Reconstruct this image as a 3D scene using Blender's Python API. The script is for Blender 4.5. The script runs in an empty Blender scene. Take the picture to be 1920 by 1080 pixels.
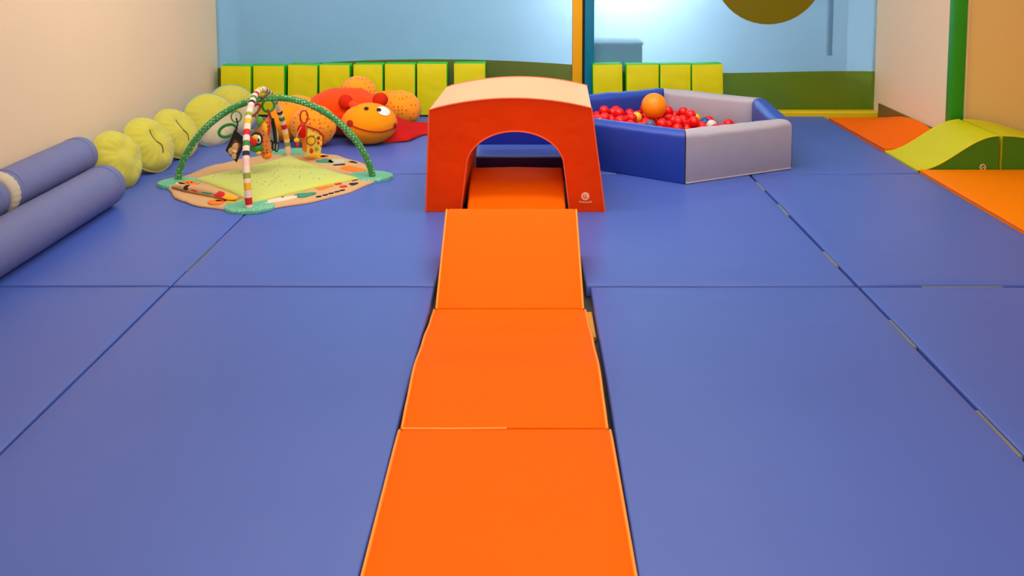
import bpy, bmesh, math, random
from mathutils import Vector, Matrix, noise

SC = bpy.context.scene
COL = SC.collection
PI = math.pi
R = math.radians

# ------------------------------------------------------------------ camera, world, lights, exposure
cam_data = bpy.data.cameras.new('camera')
cam = bpy.data.objects.new('camera', cam_data)
COL.objects.link(cam)
cam.location = (0, 0, 1.4)
cam.rotation_euler = (R(85), 0, 0)
cam_data.sensor_width = 36
cam_data.lens = 31.33
cam_data.shift_x = -0.012
cam_data.shift_y = -0.2628
cam_data.clip_start = 0.05
SC.camera = cam

SC.view_settings.view_transform = 'Standard'
SC.view_settings.look = 'None'
SC.view_settings.gamma = 1
SC.view_settings.use_curve_mapping = False
SC.view_settings.exposure = 0.0

world = bpy.data.worlds.new('world')
SC.world = world
world.use_nodes = True
world.node_tree.nodes['Background'].inputs[0].default_value = (0.6, 0.75, 0.9, 1)
world.node_tree.nodes['Background'].inputs[1].default_value = 0.3


def area(name, loc, rot, sx, sy, power, col, spread=180):
    d = bpy.data.lights.new(name, 'AREA')
    d.shape = 'RECTANGLE'
    d.size, d.size_y = sx, sy
    d.energy = power
    d.color = col
    d.spread = R(spread)
    o = bpy.data.objects.new(name, d)
    COL.objects.link(o)
    o.location = loc
    o.rotation_euler = rot
    return o


area('ceiling_light', (0.0, 4.8, 2.72), (0, 0, 0), 3.6, 3.0, 60, (1.0, 0.96, 0.90))
area('ceiling_light', (0.4, 1.4, 2.72), (0, 0, 0), 2.4, 1.6, 30, (1.0, 0.92, 0.80))
area('fill_light', (0.3, -1.55, 1.65), (R(90), 0, 0), 4.4, 1.7, 96, (1.0, 0.95, 0.88))  # added fill behind the camera for faces turned to it, no window there
area('pad_fill_light', (0.0, 4.3, 2.62), (R(58), 0, 0), 4.2, 0.5, 62, (1.0, 0.97, 0.92))  # added fill aimed at the pads and back wall, not a fitting
area('corridor_light', (1.12, 9.0, 1.4), (R(40), 0, 0), 0.5, 0.35, 92, (0.96, 0.98, 1.0))
area('corridor_light', (-1.4, 8.4, 2.5), (0, 0, 0), 2.6, 0.7, 46, (0.84, 0.94, 1.0))
area('corridor_light', (1.9, 8.3, 2.6), (0, 0, 0), 0.8, 0.6, 18, (0.90, 0.95, 1.0))


# ------------------------------------------------------------------ materials
def lin(c):
    c = c / 255.0
    return c / 12.92 if c <= 0.04045 else ((c + 0.055) / 1.055) ** 2.4


def rgb(t):
    return (lin(t[0]), lin(t[1]), lin(t[2]), 1)


def new_mat(name):
    m = bpy.data.materials.new(name)
    m.use_nodes = True
    nt = m.node_tree
    return m, nt, nt.nodes['Principled BSDF']


def mk(name, col, rough=0.5, spec=0.5, bump=None, var=0.06, var_scale=6, sheen=0, coat=0, wave=None):
    """plain surface: colour with slight large-scale variation, fine relief"""
    m, nt, b = new_mat(name)
    tc = nt.nodes.new('ShaderNodeTexCoord')
    b.inputs['Roughness'].default_value = rough
    b.inputs['Specular IOR Level'].default_value = spec
    b.inputs['Sheen Weight'].default_value = sheen
    b.inputs['Coat Weight'].default_value = coat
    n = nt.nodes.new('ShaderNodeTexNoise')
    n.inputs['Scale'].default_value = var_scale
    n.inputs['Detail'].default_value = 3
    nt.links.new(tc.outputs['Object'], n.inputs['Vector'])
    mx = nt.nodes.new('ShaderNodeMix')
    mx.data_type = 'RGBA'
    c = rgb(col)
    mx.inputs[6].default_value = tuple(x * (1 - var) for x in c[:3]) + (1,)
    mx.inputs[7].default_value = tuple(min(1, x * (1 + var)) for x in c[:3]) + (1,)
    nt.links.new(n.outputs['Fac'], mx.inputs[0])
    nt.links.new(mx.outputs[2], b.inputs['Base Color'])
    last = None
    for spec_ in (bump, wave):
        if not spec_:
            continue
        sc, st, dist = spec_
        bn = nt.nodes.new('ShaderNodeTexNoise')
        bn.inputs['Scale'].default_value = sc
        bn.inputs['Detail'].default_value = 2
        nt.links.new(tc.outputs['Object'], bn.inputs['Vector'])
        bp = nt.nodes.new('ShaderNodeBump')
        bp.inputs['Strength'].default_value = st
        bp.inputs['Distance'].default_value = dist
        nt.links.new(bn.outputs['Fac'], bp.inputs['Height'])
        if last:
            nt.links.new(last.outputs[0], bp.inputs['Normal'])
        last = bp
    if last:
        nt.links.new(last.outputs[0], b.inputs['Normal'])
    return m


def mk_dots(name, base, dot, scale, size, rough=0.8, coord='Object', sheen=0.2):
    m, nt, b = new_mat(name)
    tc = nt.nodes.new('ShaderNodeTexCoord')
    v = nt.nodes.new('ShaderNodeTexVoronoi')
    v.inputs['Scale'].default_value = scale
    v.inputs['Randomness'].default_value = 0.35
    nt.links.new(tc.outputs[coord], v.inputs['Vector'])
    lt = nt.nodes.new('ShaderNodeMath')
    lt.operation = 'LESS_THAN'
    lt.inputs[1].default_value = size
    nt.links.new(v.outputs['Distance'], lt.inputs[0])
    mx = nt.nodes.new('ShaderNodeMix')
    mx.data_type = 'RGBA'
    mx.inputs[6].default_value = rgb(base)
    mx.inputs[7].default_value = rgb(dot)
    nt.links.new(lt.outputs[0], mx.inputs[0])
    nt.links.new(mx.outputs[2], b.inputs['Base Color'])
    b.inputs['Roughness'].default_value = rough
    b.inputs['Sheen Weight'].default_value = sheen
    return m


def mk_film(name, col, through, tint, rough=0.22, var=0.1):
    """printed film on glass: mostly opaque colour, lets some of the corridor through"""
    m, nt, b = new_mat(name)
    out = nt.nodes['Material Output']
    tc = nt.nodes.new('ShaderNodeTexCoord')
    n = nt.nodes.new('ShaderNodeTexNoise')
    n.inputs['Scale'].default_value = 1.6
    n.inputs['Detail'].default_value = 4
    nt.links.new(tc.outputs['Object'], n.inputs['Vector'])
    mx = nt.nodes.new('ShaderNodeMix')
    mx.data_type = 'RGBA'
    c = rgb(col)
    mx.inputs[6].default_value = tuple(x * (1 - var) for x in c[:3]) + (1,)
    mx.inputs[7].default_value = tuple(min(1, x * (1 + var)) for x in c[:3]) + (1,)
    nt.links.new(n.outputs['Fac'], mx.inputs[0])
    nt.links.new(mx.outputs[2], b.inputs['Base Color'])
    b.inputs['Roughness'].default_value = rough
    t = nt.nodes.new('ShaderNodeBsdfTransparent')
    t.inputs[0].default_value = rgb(tint)
    ms = nt.nodes.new('ShaderNodeMixShader')
    ms.inputs[0].default_value = through
    nt.links.new(b.outputs[0], ms.inputs[1])
    nt.links.new(t.outputs[0], ms.inputs[2])
    nt.links.new(ms.outputs[0], out.inputs['Surface'])
    return m


M = {}
VB = dict(bump=(260, 0.05, 0.002), wave=(2.2, 0.16, 0.05))
M['blue_vinyl'] = mk('blue_vinyl', (72, 98, 184), 0.42, 0.5, var=0.05, var_scale=1.6, **VB)
M['blue_foam'] = mk('blue_foam', (32, 68, 172), 0.42, 0.5, bump=(220, 0.06, 0.002), wave=(5, 0.12, 0.03))
M['step_shade'] = mk('step_shade', (20, 36, 150), 0.5, 0.3, wave=(5, 0.12, 0.03))  # blue foam with the shade behind the tunnel put into its colour
M['riser_shade'] = mk('riser_shade', (58, 14, 62), 0.6, 0.2)  # tunnel shade on the lower step's front, painted as a colour
M['blue_roll'] = mk('blue_roll', (108, 114, 160), 0.55, 0.4, bump=(200, 0.08, 0.002), wave=(7, 0.18, 0.03))
M['grey_vinyl'] = mk('grey_vinyl', (176, 170, 182), 0.5, 0.4, bump=(200, 0.08, 0.002), wave=(6, 0.15, 0.03))
M['orange'] = mk('orange_vinyl', (250, 106, 0), 0.6, 0.06, bump=(260, 0.05, 0.002), wave=(3, 0.12, 0.03), var=0.02)
M['orange_mat'] = mk('orange_mat_vinyl', (248, 132, 0), 0.6, 0.06, bump=(260, 0.05, 0.002), wave=(3, 0.1, 0.03), var=0.02)
M['orange_ramp'] = mk('orange_ramp_vinyl', (252, 108, 0), 0.6, 0.05, wave=(3, 0.1, 0.03), var=0.02)
M['red_orange'] = mk('red_orange_vinyl', (226, 60, 0), 0.6, 0.07, bump=(240, 0.05, 0.002), wave=(4, 0.12, 0.03), var=0.03)
M['piping_orange'] = mk('piping_orange', (250, 150, 30), 0.5)
M['piping_red'] = mk('piping_red', (236, 92, 50), 0.5)
M['yellow_side'] = mk('yellow_side', (222, 150, 20), 0.5)
M['red_front'] = mk('red_orange_front', (226, 60, 0), 0.6, 0.07, var=0.03, bump=(240, 0.05, 0.002), wave=(7, 0.35, 0.03))
M['peach'] = mk('peach_vinyl', (216, 170, 120), 0.5, 0.4, wave=(4, 0.12, 0.03), var=0.03)
M['lime'] = mk('lime_vinyl', (218, 208, 0), 0.45, 0.3, wave=(7, 0.2, 0.03), var=0.05)
M['lime_ramp'] = mk('lime_ramp_vinyl', (206, 202, 0), 0.5, 0.3, wave=(5, 0.1, 0.03), var=0.02)
M['green_edge'] = mk('green_vinyl', (58, 190, 22), 0.5, 0.3)
M['green_side'] = mk('green_side_vinyl', (64, 120, 14), 0.5, 0.3, wave=(9, 0.2, 0.03))
M['green_post'] = mk('green_post', (36, 140, 22), 0.4, 0.4)
M['yellow_post'] = mk('yellow_post', (240, 168, 6), 0.4, 0.4)
M['blue_post'] = mk('blue_post', (6, 118, 152), 0.4, 0.4)
M['dark_gap'] = mk('dark_gap', (30, 30, 20), 0.7)
M['wall'] = mk('painted_wall', (238, 210, 174), 0.75, 0.25, bump=(40, 0.05, 0.003), var=0.03, var_scale=1.2)
M['wall_tan'] = mk('painted_wall_tan', (222, 182, 108), 0.75, 0.25, bump=(40, 0.05, 0.003), var=0.03, var_scale=1.2)
M['white'] = mk('white_paint', (236, 238, 240), 0.7, 0.3)
M['ceiling'] = mk('ceiling_paint', (238, 234, 226), 0.8, 0.2)
M['floor'] = mk('dark_floor', (58, 56, 52), 0.6)
M['cfloor'] = mk('corridor_floor', (150, 160, 168), 0.5)
M['bench'] = mk('bench_grey', (120, 142, 150), 0.6)
M['corridor_door'] = mk('corridor_door_blue', (70, 110, 140), 0.6)
M['brown'] = mk('brown_skirting', (120, 88, 40), 0.5)
M['ysk'] = mk('yellow_skirting', (222, 190, 10), 0.45)
M['velcro'] = mk('velcro', (124, 126, 116), 0.95, 0.1, bump=(500, 0.3, 0.002))
M['pil_yellow'] = mk('pillow_yellow', (198, 190, 70), 0.85, 0.2, bump=(120, 0.15, 0.003), wave=(18, 0.25, 0.012), sheen=0.3, var=0.08)
M['pil_washed'] = mk('pillow_washed', (204, 190, 152), 0.85, 0.2, bump=(120, 0.15, 0.003), wave=(18, 0.2, 0.012), sheen=0.3)  # yellow pillow cloth with washed-out light put into its colour
M['pil_blue'] = mk('pillow_blue', (104, 160, 176), 0.85, 0.2, bump=(120, 0.15, 0.003), sheen=0.3)
M['thread'] = mk('thread', (96, 84, 20), 0.9)
M['cream'] = mk('cream_cloth', (196, 184, 158), 0.85, bump=(90, 0.3, 0.004))
M['ball_red'] = mk('ball_red', (236, 14, 10), 0.28, 0.5, wave=(60, 0.25, 0.01))
M['ball_orange'] = mk('ball_orange', (250, 142, 6), 0.4, 0.4)
M['ball_blue'] = mk('ball_blue', (8, 80, 160), 0.3)
M['ball_grey'] = mk('ball_grey', (92, 90, 120), 0.4)
M['ball_white'] = mk('ball_white', (216, 210, 200), 0.35)
M['ball_yellow'] = mk('ball_yellow', (236, 190, 40), 0.35)
M['plush_red'] = mk('plush_red_orange', (250, 70, 0), 0.9, 0.15, bump=(150, 0.12, 0.004), wave=(9, 0.3, 0.03), sheen=0.1)
M['plush_orange'] = mk('plush_orange', (255, 148, 4), 0.9, 0.15, bump=(150, 0.12, 0.004), wave=(9, 0.2, 0.03), sheen=0.1, var=0.03)
M['plush_dots'] = mk_dots('plush_dots', (255, 156, 8), (212, 92, 8), 34, 0.26, 0.9)
M['plush_ear'] = mk('plush_ear_red', (204, 40, 12), 0.9, 0.15, bump=(150, 0.12, 0.004))
M['cape_red'] = mk('cape_red', (206, 14, 12), 0.8, 0.2, wave=(14, 0.3, 0.02))
M['mouth_red'] = mk('mouth_red', (176, 22, 10), 0.85)
M['eye_white'] = mk('eye_white', (238, 228, 222), 0.8)
M['black'] = mk('black_felt', (18, 16, 16), 0.85)
M['gym_green'] = mk_dots('gym_green', (46, 130, 60), (150, 200, 140), 62, 0.32)
M['gym_teal'] = mk_dots('gym_teal', (84, 176, 136), (176, 222, 190), 80, 0.28)
M['gym_center'] = mk_dots('gym_center', (194, 204, 92), (84, 96, 30), 24, 0.13)
M['gym_border'] = mk('gym_border', (206, 164, 118), 0.9, 0.1, bump=(120, 0.2, 0.003), wave=(14, 0.3, 0.02))
M['ring_green'] = mk('ring_green', (22, 130, 46), 0.35)
M['ring_lime'] = mk('ring_lime', (112, 170, 50), 0.35)
M['ring_red'] = mk('ring_red', (190, 22, 20), 0.35)
M['p_orange'] = mk('print_orange', (240, 122, 20), 0.9)
M['p_yellow'] = mk('print_yellow', (240, 182, 24), 0.9)
M['p_red'] = mk('print_red', (210, 34, 28), 0.9)
M['p_teal'] = mk('print_teal', (52, 140, 108), 0.9)
M['p_lime'] = mk('print_lime', (178, 192, 34), 0.9)
M['p_white'] = mk('print_white', (236, 210, 182), 0.9)
M['p_brown'] = mk('print_brown', (120, 64, 24), 0.9)
M['p_pale'] = mk('print_pale', (180, 190, 168), 0.9)
M['p_skin'] = mk('print_skin', (206, 164, 110), 0.9)
M['mirror_grey'] = mk('pale_grey_cloth', (176, 186, 196), 0.6)
M['giraffe'] = mk_dots('giraffe_cloth', (212, 120, 40), (150, 50, 20), 46, 0.3)
M['house'] = mk_dots('house_print', (240, 200, 60), (230, 96, 20), 26, 0.2)
M['logo_pale'] = mk('logo_pale', (255, 190, 150), 0.6)
M['logo_cream'] = mk('logo_cream', (226, 196, 130), 0.6)
M['sky_film'] = mk_film('sky_film', (112, 164, 196), 0.42, (176, 210, 232))
M['hill_film'] = mk_film('hill_film', (80, 88, 16), 0.12, (150, 170, 90), var=0.16)
M['hill_green'] = mk_film('hill_film_green', (78, 104, 6), 0.12, (150, 190, 70), var=0.2)
M['sun_film'] = mk_film('sun_film', (116, 100, 4), 0.12, (180, 160, 40))


def mk_glass():
    m, nt, b = new_mat('clear_glass')
    out = nt.nodes['Material Output']
    t = nt.nodes.new('ShaderNodeBsdfTransparent')
    g = nt.nodes.new('ShaderNodeBsdfGlossy')
    g.inputs['Roughness'].default_value = 0.12
    ms = nt.nodes.new('ShaderNodeMixShader')
    ms.inputs[0].default_value = 0.06
    nt.links.new(t.outputs[0], ms.inputs[1])
    nt.links.new(g.outputs[0], ms.inputs[2])
    nt.links.new(ms.outputs[0], out.inputs['Surface'])
    nt.nodes.remove(b)
    return m


M['glass'] = mk_glass()


def mk_stripes():
    m, nt, b = new_mat('striped_cloth')
    tc = nt.nodes.new('ShaderNodeTexCoord')
    sx = nt.nodes.new('ShaderNodeSeparateXYZ')
    nt.links.new(tc.outputs['UV'], sx.inputs[0])
    mu = nt.nodes.new('ShaderNodeMath')
    mu.operation = 'MULTIPLY'
    mu.inputs[1].default_value = 1 / 0.37
    nt.links.new(sx.outputs['X'], mu.inputs[0])
    fr = nt.nodes.new('ShaderNodeMath')
    fr.operation = 'FRACT'
    nt.links.new(mu.outputs[0], fr.inputs[0])
    cr = nt.nodes.new('ShaderNodeValToRGB')
    cr.color_ramp.interpolation = 'CONSTANT'
    w = (240, 208, 186)
    seq = [(0.0, w), (0.04, (206, 24, 24)), (0.14, w), (0.24, (240, 176, 30)), (0.34, w), (0.40, (140, 160, 40)), (0.48, w),
           (0.58, (240, 190, 176)), (0.68, w), (0.72, (44, 36, 26)), (0.79, w), (0.87, (58, 130, 62)), (0.95, w)]
    el = cr.color_ramp.elements
    el[0].position, el[0].color = 0, rgb(seq[0][1])
    el[1].position, el[1].color = seq[1][0], rgb(seq[1][1])
    for p, c in seq[2:]:
        e = el.new(p)
        e.color = rgb(c)
    nt.links.new(fr.outputs[0], cr.inputs[0])
    nt.links.new(cr.outputs[0], b.inputs['Base Color'])
    b.inputs['Roughness'].default_value = 0.85
    return m


M['stripes'] = mk_stripes()


# ------------------------------------------------------------------ object helpers
def world_loc(o):
    v = Vector((0, 0, 0))
    while o is not None:
        v += o.location
        o = o.parent
    return v


def obj(name, bm, mat, parent=None, smooth=True, origin=None, sharp=40):
    """link a bmesh given in world coordinates (before its root turns) as one mesh object"""
    base = world_loc(parent) if parent else Vector((0, 0, 0))
    o_off = Vector(origin) if origin is not None else base
    bmesh.ops.translate(bm, verts=bm.verts, vec=-o_off)
    bmesh.ops.recalc_face_normals(bm, faces=bm.faces)
    if smooth:
        for f in bm.faces:
            f.smooth = True
        for e in bm.edges:
            if len(e.link_faces) == 2 and e.calc_face_angle(0) > R(sharp):
                e.smooth = False
    me = bpy.data.meshes.new(name)
    bm.to_mesh(me)
    bm.free()
    me.materials.append(M[mat])
    o = bpy.data.objects.new(name, me)
    COL.objects.link(o)
    if parent:
        o.parent = parent
    o.location = o_off - base
    return o


def tag(o, label=None, cat=None, group=None, kind=None):
    if label: o['label'] = label
    if cat: o['category'] = cat
    if group: o['group'] = group
    if kind: o['kind'] = kind
    return o


def thing(name, label, cat, loc=(0, 0, 0), group=None):
    o = bpy.data.objects.new(name, None)
    o.empty_display_size = 0.1
    COL.objects.link(o)
    o.location = loc
    return tag(o, label, cat, group)


def dup(root, label=None):
    r = root.copy()
    COL.objects.link(r)
    if label: r['label'] = label
    for ch in list(root.children):
        c = ch.copy()
        COL.objects.link(c)
        c.parent = r
        for g in list(ch.children):
            d = g.copy()
            COL.objects.link(d)
            d.parent = c
    return r


def box(x0, x1, y0, y1, z0, z1, bev=0.0, seg=2, bm=None):
    b = bmesh.new()
    bmesh.ops.create_cube(b, size=1)
    for v in b.verts:
        v.co = Vector(((x0 + x1) / 2 + v.co.x * (x1 - x0), (y0 + y1) / 2 + v.co.y * (y1 - y0), (z0 + z1) / 2 + v.co.z * (z1 - z0)))
    if bev:
        bmesh.ops.bevel(b, geom=b.edges[:], offset=bev, segments=seg, profile=0.5, affect='EDGES')
    return merge(bm, b)


def merge(bm, b):
    if bm is None:
        return b
    me = bpy.data.meshes.new('tmp')
    b.to_mesh(me)
    b.free()
    bm.from_mesh(me)
    bpy.data.meshes.remove(me)
    return bm


def ellipsoid(c, s, seg=28, rings=18, lump=0.0, freq=5.0, rot=None, bm=None, power=1.0):
    b = bmesh.new()
    bmesh.ops.create_uvsphere(b, u_segments=seg, v_segments=rings, radius=1)
    for v in b.verts:
        d = v.co.copy()
        if power != 1.0:
            d = Vector([math.copysign(abs(k) ** power, k) for k in d])
        k = 1 + (lump * noise.noise(v.co * freq + Vector(c) * 7) if lump else 0)
        p = Vector((d.x * s[0] * k, d.y * s[1] * k, d.z * s[2] * k))
        if rot is not None:
            p = rot @ p
        v.co = p + Vector(c)
    return merge(bm, b)


def tube(pts, rad, seg=10, closed=False, bm=None, uv=False, caps=True):
    b = bmesh.new()
    P = [Vector(p) for p in pts]
    n = len(P)
    rings = []
    up = None
    lens = [0.0]
    for i in range(1, n):
        lens.append(lens[-1] + (P[i] - P[i - 1]).length)
    for i in range(n):
        if closed:
            t = P[(i + 1) % n] - P[i - 1]
        else:
            t = P[min(n - 1, i + 1)] - P[max(0, i - 1)]
        t.normalize()
        if up is None:
            up = Vector((0, 0, 1)) if abs(t.z) < 0.9 else Vector((1, 0, 0))
        a = t.cross(up)
        a.normalize()
        u2 = a.cross(t)
        up = u2
        r = rad(i / (n - 1)) if callable(rad) else rad
        rings.append([b.verts.new(P[i] + (a * math.cos(2 * PI * k / seg) + u2 * math.sin(2 * PI * k / seg)) * r) for k in range(seg)])
    lay = b.loops.layers.uv.new('UVMap') if uv else None
    for i in range(n if closed else n - 1):
        j = (i + 1) % n
        for k in range(seg):
            f = b.faces.new((rings[i][k], rings[i][(k + 1) % seg], rings[j][(k + 1) % seg], rings[j][k]))
            if uv:
                for l, uu in zip(f.loops, (lens[i], lens[i], lens[j], lens[j])):
                    l[lay].uv = (uu, k / seg)
    if not closed and caps:
        b.faces.new(rings[0])
        b.faces.new(rings[-1][::-1])
    return merge(bm, b)


def prism(poly, y0, y1, bev=0.0, bm=None, seg=2):
    """poly of (x,z), swept from y0 to y1"""
    b = bmesh.new()
    A = [b.verts.new((x, y0, z)) for x, z in poly]
    B = [b.verts.new((x, y1, z)) for x, z in poly]
    n = len(poly)
    b.faces.new(A)
    b.faces.new(B[::-1])
    for i in range(n):
        b.faces.new((A[i], B[i], B[(i + 1) % n], A[(i + 1) % n]))
    bmesh.ops.recalc_face_normals(b, faces=b.faces)
    if bev:
        es = [e for e in b.edges if len(e.link_faces) == 2 and e.calc_face_angle(0) > R(35)]
        bmesh.ops.bevel(b, geom=es, offset=bev, segments=seg, profile=0.5, affect='EDGES')
    return merge(bm, b)


def slab(poly, z0, z1, bev=0.0, bm=None, zf=None):
    """poly of (x,y), from z0 up to z1"""
    b = bmesh.new()
    A = [b.verts.new((x, y, z0)) for x, y in poly]
    B = [b.verts.new((x, y, z1)) for x, y in poly]
    n = len(poly)
    b.faces.new(A[::-1])
    b.faces.new(B)
    for i in range(n):
        b.faces.new((A[i], A[(i + 1) % n], B[(i + 1) % n], B[i]))
    if bev:
        es = [e for e in b.edges if all(v in B for v in e.verts)]
        bmesh.ops.bevel(b, geom=es, offset=bev, segments=2, profile=0.5, affect='EDGES')
    return merge(bm, b)


def ring_pts(c, r1, r2, ax1, ax2, n=24):
    c, ax1, ax2 = Vector(c), Vector(ax1).normalized(), Vector(ax2).normalized()
    return [c + ax1 * r1 * math.cos(2 * PI * i / n) + ax2 * r2 * math.sin(2 * PI * i / n) for i in range(n)]


def struct(name, bm, mat, smooth=False):
    return tag(obj(name, bm, mat, None, smooth), kind='structure')


# ------------------------------------------------------------------ the room
FZ = -0.05           # bare floor under the 5 cm mats; mat tops at z = 0
WL, WR, WB, WF = -2.5, 2.86, 7.2, -1.6
struct('floor', box(-2.6, 4.0, WF - 0.1, 7.2, FZ - 0.1, FZ), 'floor')
struct('ceiling', box(-2.6, 4.0, WF - 0.1, 7.3, 2.75, 2.85), 'ceiling')
struct('wall_left', box(WL - 0.1, WL, WF - 0.1, WB + 0.06, FZ, 2.75), 'wall')
struct('wall_right', box(WR, WR + 0.1, 5.9, WB + 0.06, FZ, 2.75), 'wall')
struct('wall_recess', box(WR + 0.1, 3.9, 5.9, 6.0, FZ, 2.75), 'wall_tan')
struct('wall_far_right', box(3.9, 4.0, WF - 0.1, 6.0, FZ, 2.75), 'wall_tan')
struct('wall_behind', box(-2.6, 4.0, WF - 0.1, WF, FZ, 2.75), 'wall')
tag(obj('trim_1', box(0.389, 0.467, 7.13, 7.21, FZ, 2.75, 0.004), 'yellow_post'), kind='structure')
tag(obj('gap_shade', box(0.467, 0.487, 7.16, 7.24, FZ, 2.75), 'dark_gap'), kind='structure')  # dark strip painting the shadow line between the two posts
tag(obj('trim_3', box(0.487, 0.562, 7.13, 7.21, FZ, 2.75, 0.004), 'blue_post'), kind='structure')
tag(obj('trim_4', box(WR - 0.012, WR + 0.075, 5.875, 5.95, FZ, 2.75, 0.004), 'green_post'), kind='structure')
struct('baseboard_back', box(1.62, WR - 0.002, 7.09, 7.185, FZ, 0.03, 0.012), 'ysk')
bb = struct('baseboard_right', box(WR - 0.014, WR - 0.001, 5.96, 7.08, FZ, 0.1, 0.003), 'brown')


# glass partition: two panes with printed film (sky, hill, sun)
def window(name, x0, x1, hill, sun=None, hmat='hill_film'):
    w = bpy.data.objects.new(name, None)
    COL.objects.link(w)
    w.location = ((x0 + x1) / 2, WB, FZ)
    w['kind'] = 'structure'
    obj('pane', box(x0, x1, 7.205, 7.215, FZ, 2.75), 'glass', w, False)
    # sky film is cut where the hill and the sun are printed
    def vert_film(nm, poly, mat, y):
        b = bmesh.new()
        A = [b.verts.new((x, y, z)) for x, z in poly]
        Bv = [b.verts.new((x, y + 0.0012, z)) for x, z in poly]
        n = len(poly)
        b.faces.new(A)
        for i in range(n):
            b.faces.new((A[i], Bv[i], Bv[(i + 1) % n], A[(i + 1) % n]))
        bmesh.ops.triangulate(b, faces=[f for f in b.faces if len(f.verts) > 4])
        return obj(nm, b, mat, w, False)
    top = [(x0 + (x1 - x0) * i / 24, hill(x0 + (x1 - x0) * i / 24)) for i in range(25)]
    vert_film('sky_film', top + [(x1, 2.75), (x0, 2.75)], 'sky_film', 7.2025)
    vert_film('hill_film', [(x0, FZ), (x1, FZ)] + top[::-1], hmat, 7.2025)
    if sun:
        cx_, cz_, r_ = sun
        vert_film('sun_film', [(cx_ + r_ * math.cos(2 * PI * i / 48), cz_ + r_ * math.sin(2 * PI * i / 48)) for i in range(48)], 'sun_film', 7.2)
    return w


window('window_1', WL, 0.389, lambda x: 0.44 - 0.045 * ((x + 0.75) / 1.15) ** 2 if x > -2.2 else 0.44 - 0.045 * (1.45 / 1.15) ** 2)
window('window_2', 0.562, WR, lambda x: 0.335 + 0.008 * math.sin(x * 3), (1.978, 1.182, 0.457), 'hill_green')

# the corridor beyond the glass
struct('floor_corridor', box(-3.2, 3.6, 7.22, 9.7, FZ - 0.1, FZ), 'cfloor')
struct('wall_corridor_back', box(-3.2, 3.6, 9.6, 9.7, FZ, 2.75), 'white')
struct('wall_corridor_left', box(-3.2, -3.1, 7.26, 9.6, FZ, 2.75), 'white')
struct('wall_corridor_right', box(3.5, 3.6, 7.26, 9.6, FZ, 2.75), 'white')
struct('ceiling_corridor', box(-3.2, 3.6, 7.3, 9.7, 2.75, 2.85), 'ceiling')
struct('trim_5', box(2.92, 2.96, 8.5, 8.56, 0.3, 2.75, 0.004), 'corridor_door')
cab = thing('corridor_cabinet', 'low grey cabinet seen blurred through the glass right of the blue post', 'cabinet', (0.8, 8.2, FZ))
obj('body', box(0.62, 1.06, 7.95, 8.35, FZ, 0.47, 0.006), 'bench', cab, sharp=30)
obj('top', box(0.61, 1.07, 7.94, 8.36, 0.471, 0.49, 0.004), 'white', cab, sharp=30)

# ------------------------------------------------------------------ floor mats
rows = [('front row', 1.755, 3.515), ('middle row', 3.527, 5.278), ('back row', 5.29, 7.045)]
colsx = [('outer left column', WL + 0.005, -1.442), ('inner left column', -1.436, -0.366),
         ('inner right column', 0.27, 1.352), ('outer right column', 1.366, 2.398)]
ROWTXT = {0: 'nearest the camera', 1: 'in the middle row', 2: 'in the back row'}
COLTXT = {0: 'along the left wall', 1: 'just left of the orange path line', 2: 'just right of the orange path line',
          3: 'along the orange mat at right'}
random.seed(3)


def mat_mesh(x0, x1, y0, y1, seed, slant=0.0):
    b = bmesh.new()
    bmesh.ops.create_grid(b, x_segments=14, y_segments=22, size=0.5)
    top = list(b.verts)
    for v in top:
        x = x0 + (v.co.x + 0.5) * (x1 - x0)
        y = y0 + (v.co.y + 0.5) * (y1 - y0)
        v.co = Vector((x, y, 0))
    r = bmesh.ops.extrude_face_region(b, geom=b.faces[:])
    vs = [g for g in r['geom'] if isinstance(g, bmesh.types.BMVert)]
    for v in vs:
        v.co.z = FZ
    bmesh.ops.recalc_face_normals(b, faces=b.faces)
    es = [e for e in b.edges if len(e.link_faces) == 2 and e.calc_face_angle(0) > R(60)]
    bmesh.ops.bevel(b, geom=es, offset=0.007, segments=3, profile=0.5, affect='EDGES')
    for v in b.verts:
        v.co.x += slant * (y1 - v.co.y) / (y1 - y0) * (x1 - v.co.x) / (x1 - x0)
    for v in b.verts:   # soft, not quite straight edges and a slightly uneven top
        q = Vector((v.co.x * 1.3 + seed, v.co.y * 1.3, 0))
        ex = min(v.co.x - x0, x1 - v.co.x)
        if ex < 0.02 and x0 > WL + 0.1:
            v.co.x += 0.0022 * noise.noise(q * 2.2)
        if min(v.co.y - y0, y1 - v.co.y) < 0.02:
            v.co.y += 0.004 * noise.noise(q * 1.7)
        if v.co.z > -0.02:
            v.co.z += 0.0035 * noise.noise(q)
    return b


mats = {}
for ri, (rn, y0, y1) in enumerate(rows):
    for ci, (cn, x0, x1) in enumerate(colsx):
        if ci == 2 and ri == 1:
            x0 = 0.252
        o = obj('floor_mat', mat_mesh(x0, x1, y0, y1, ri * 7 + ci * 3.1, -0.018 if (ri, ci) == (0, 2) else 0.0), 'blue_vinyl', origin=((x0 + x1) / 2, (y0 + y1) / 2, FZ))
        tag(o, 'blue vinyl floor mat %s, %s' % (ROWTXT[ri], COLTXT[ci]), 'mat', 'blue vinyl floor mats')
        mats[(ri, ci)] = o
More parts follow.
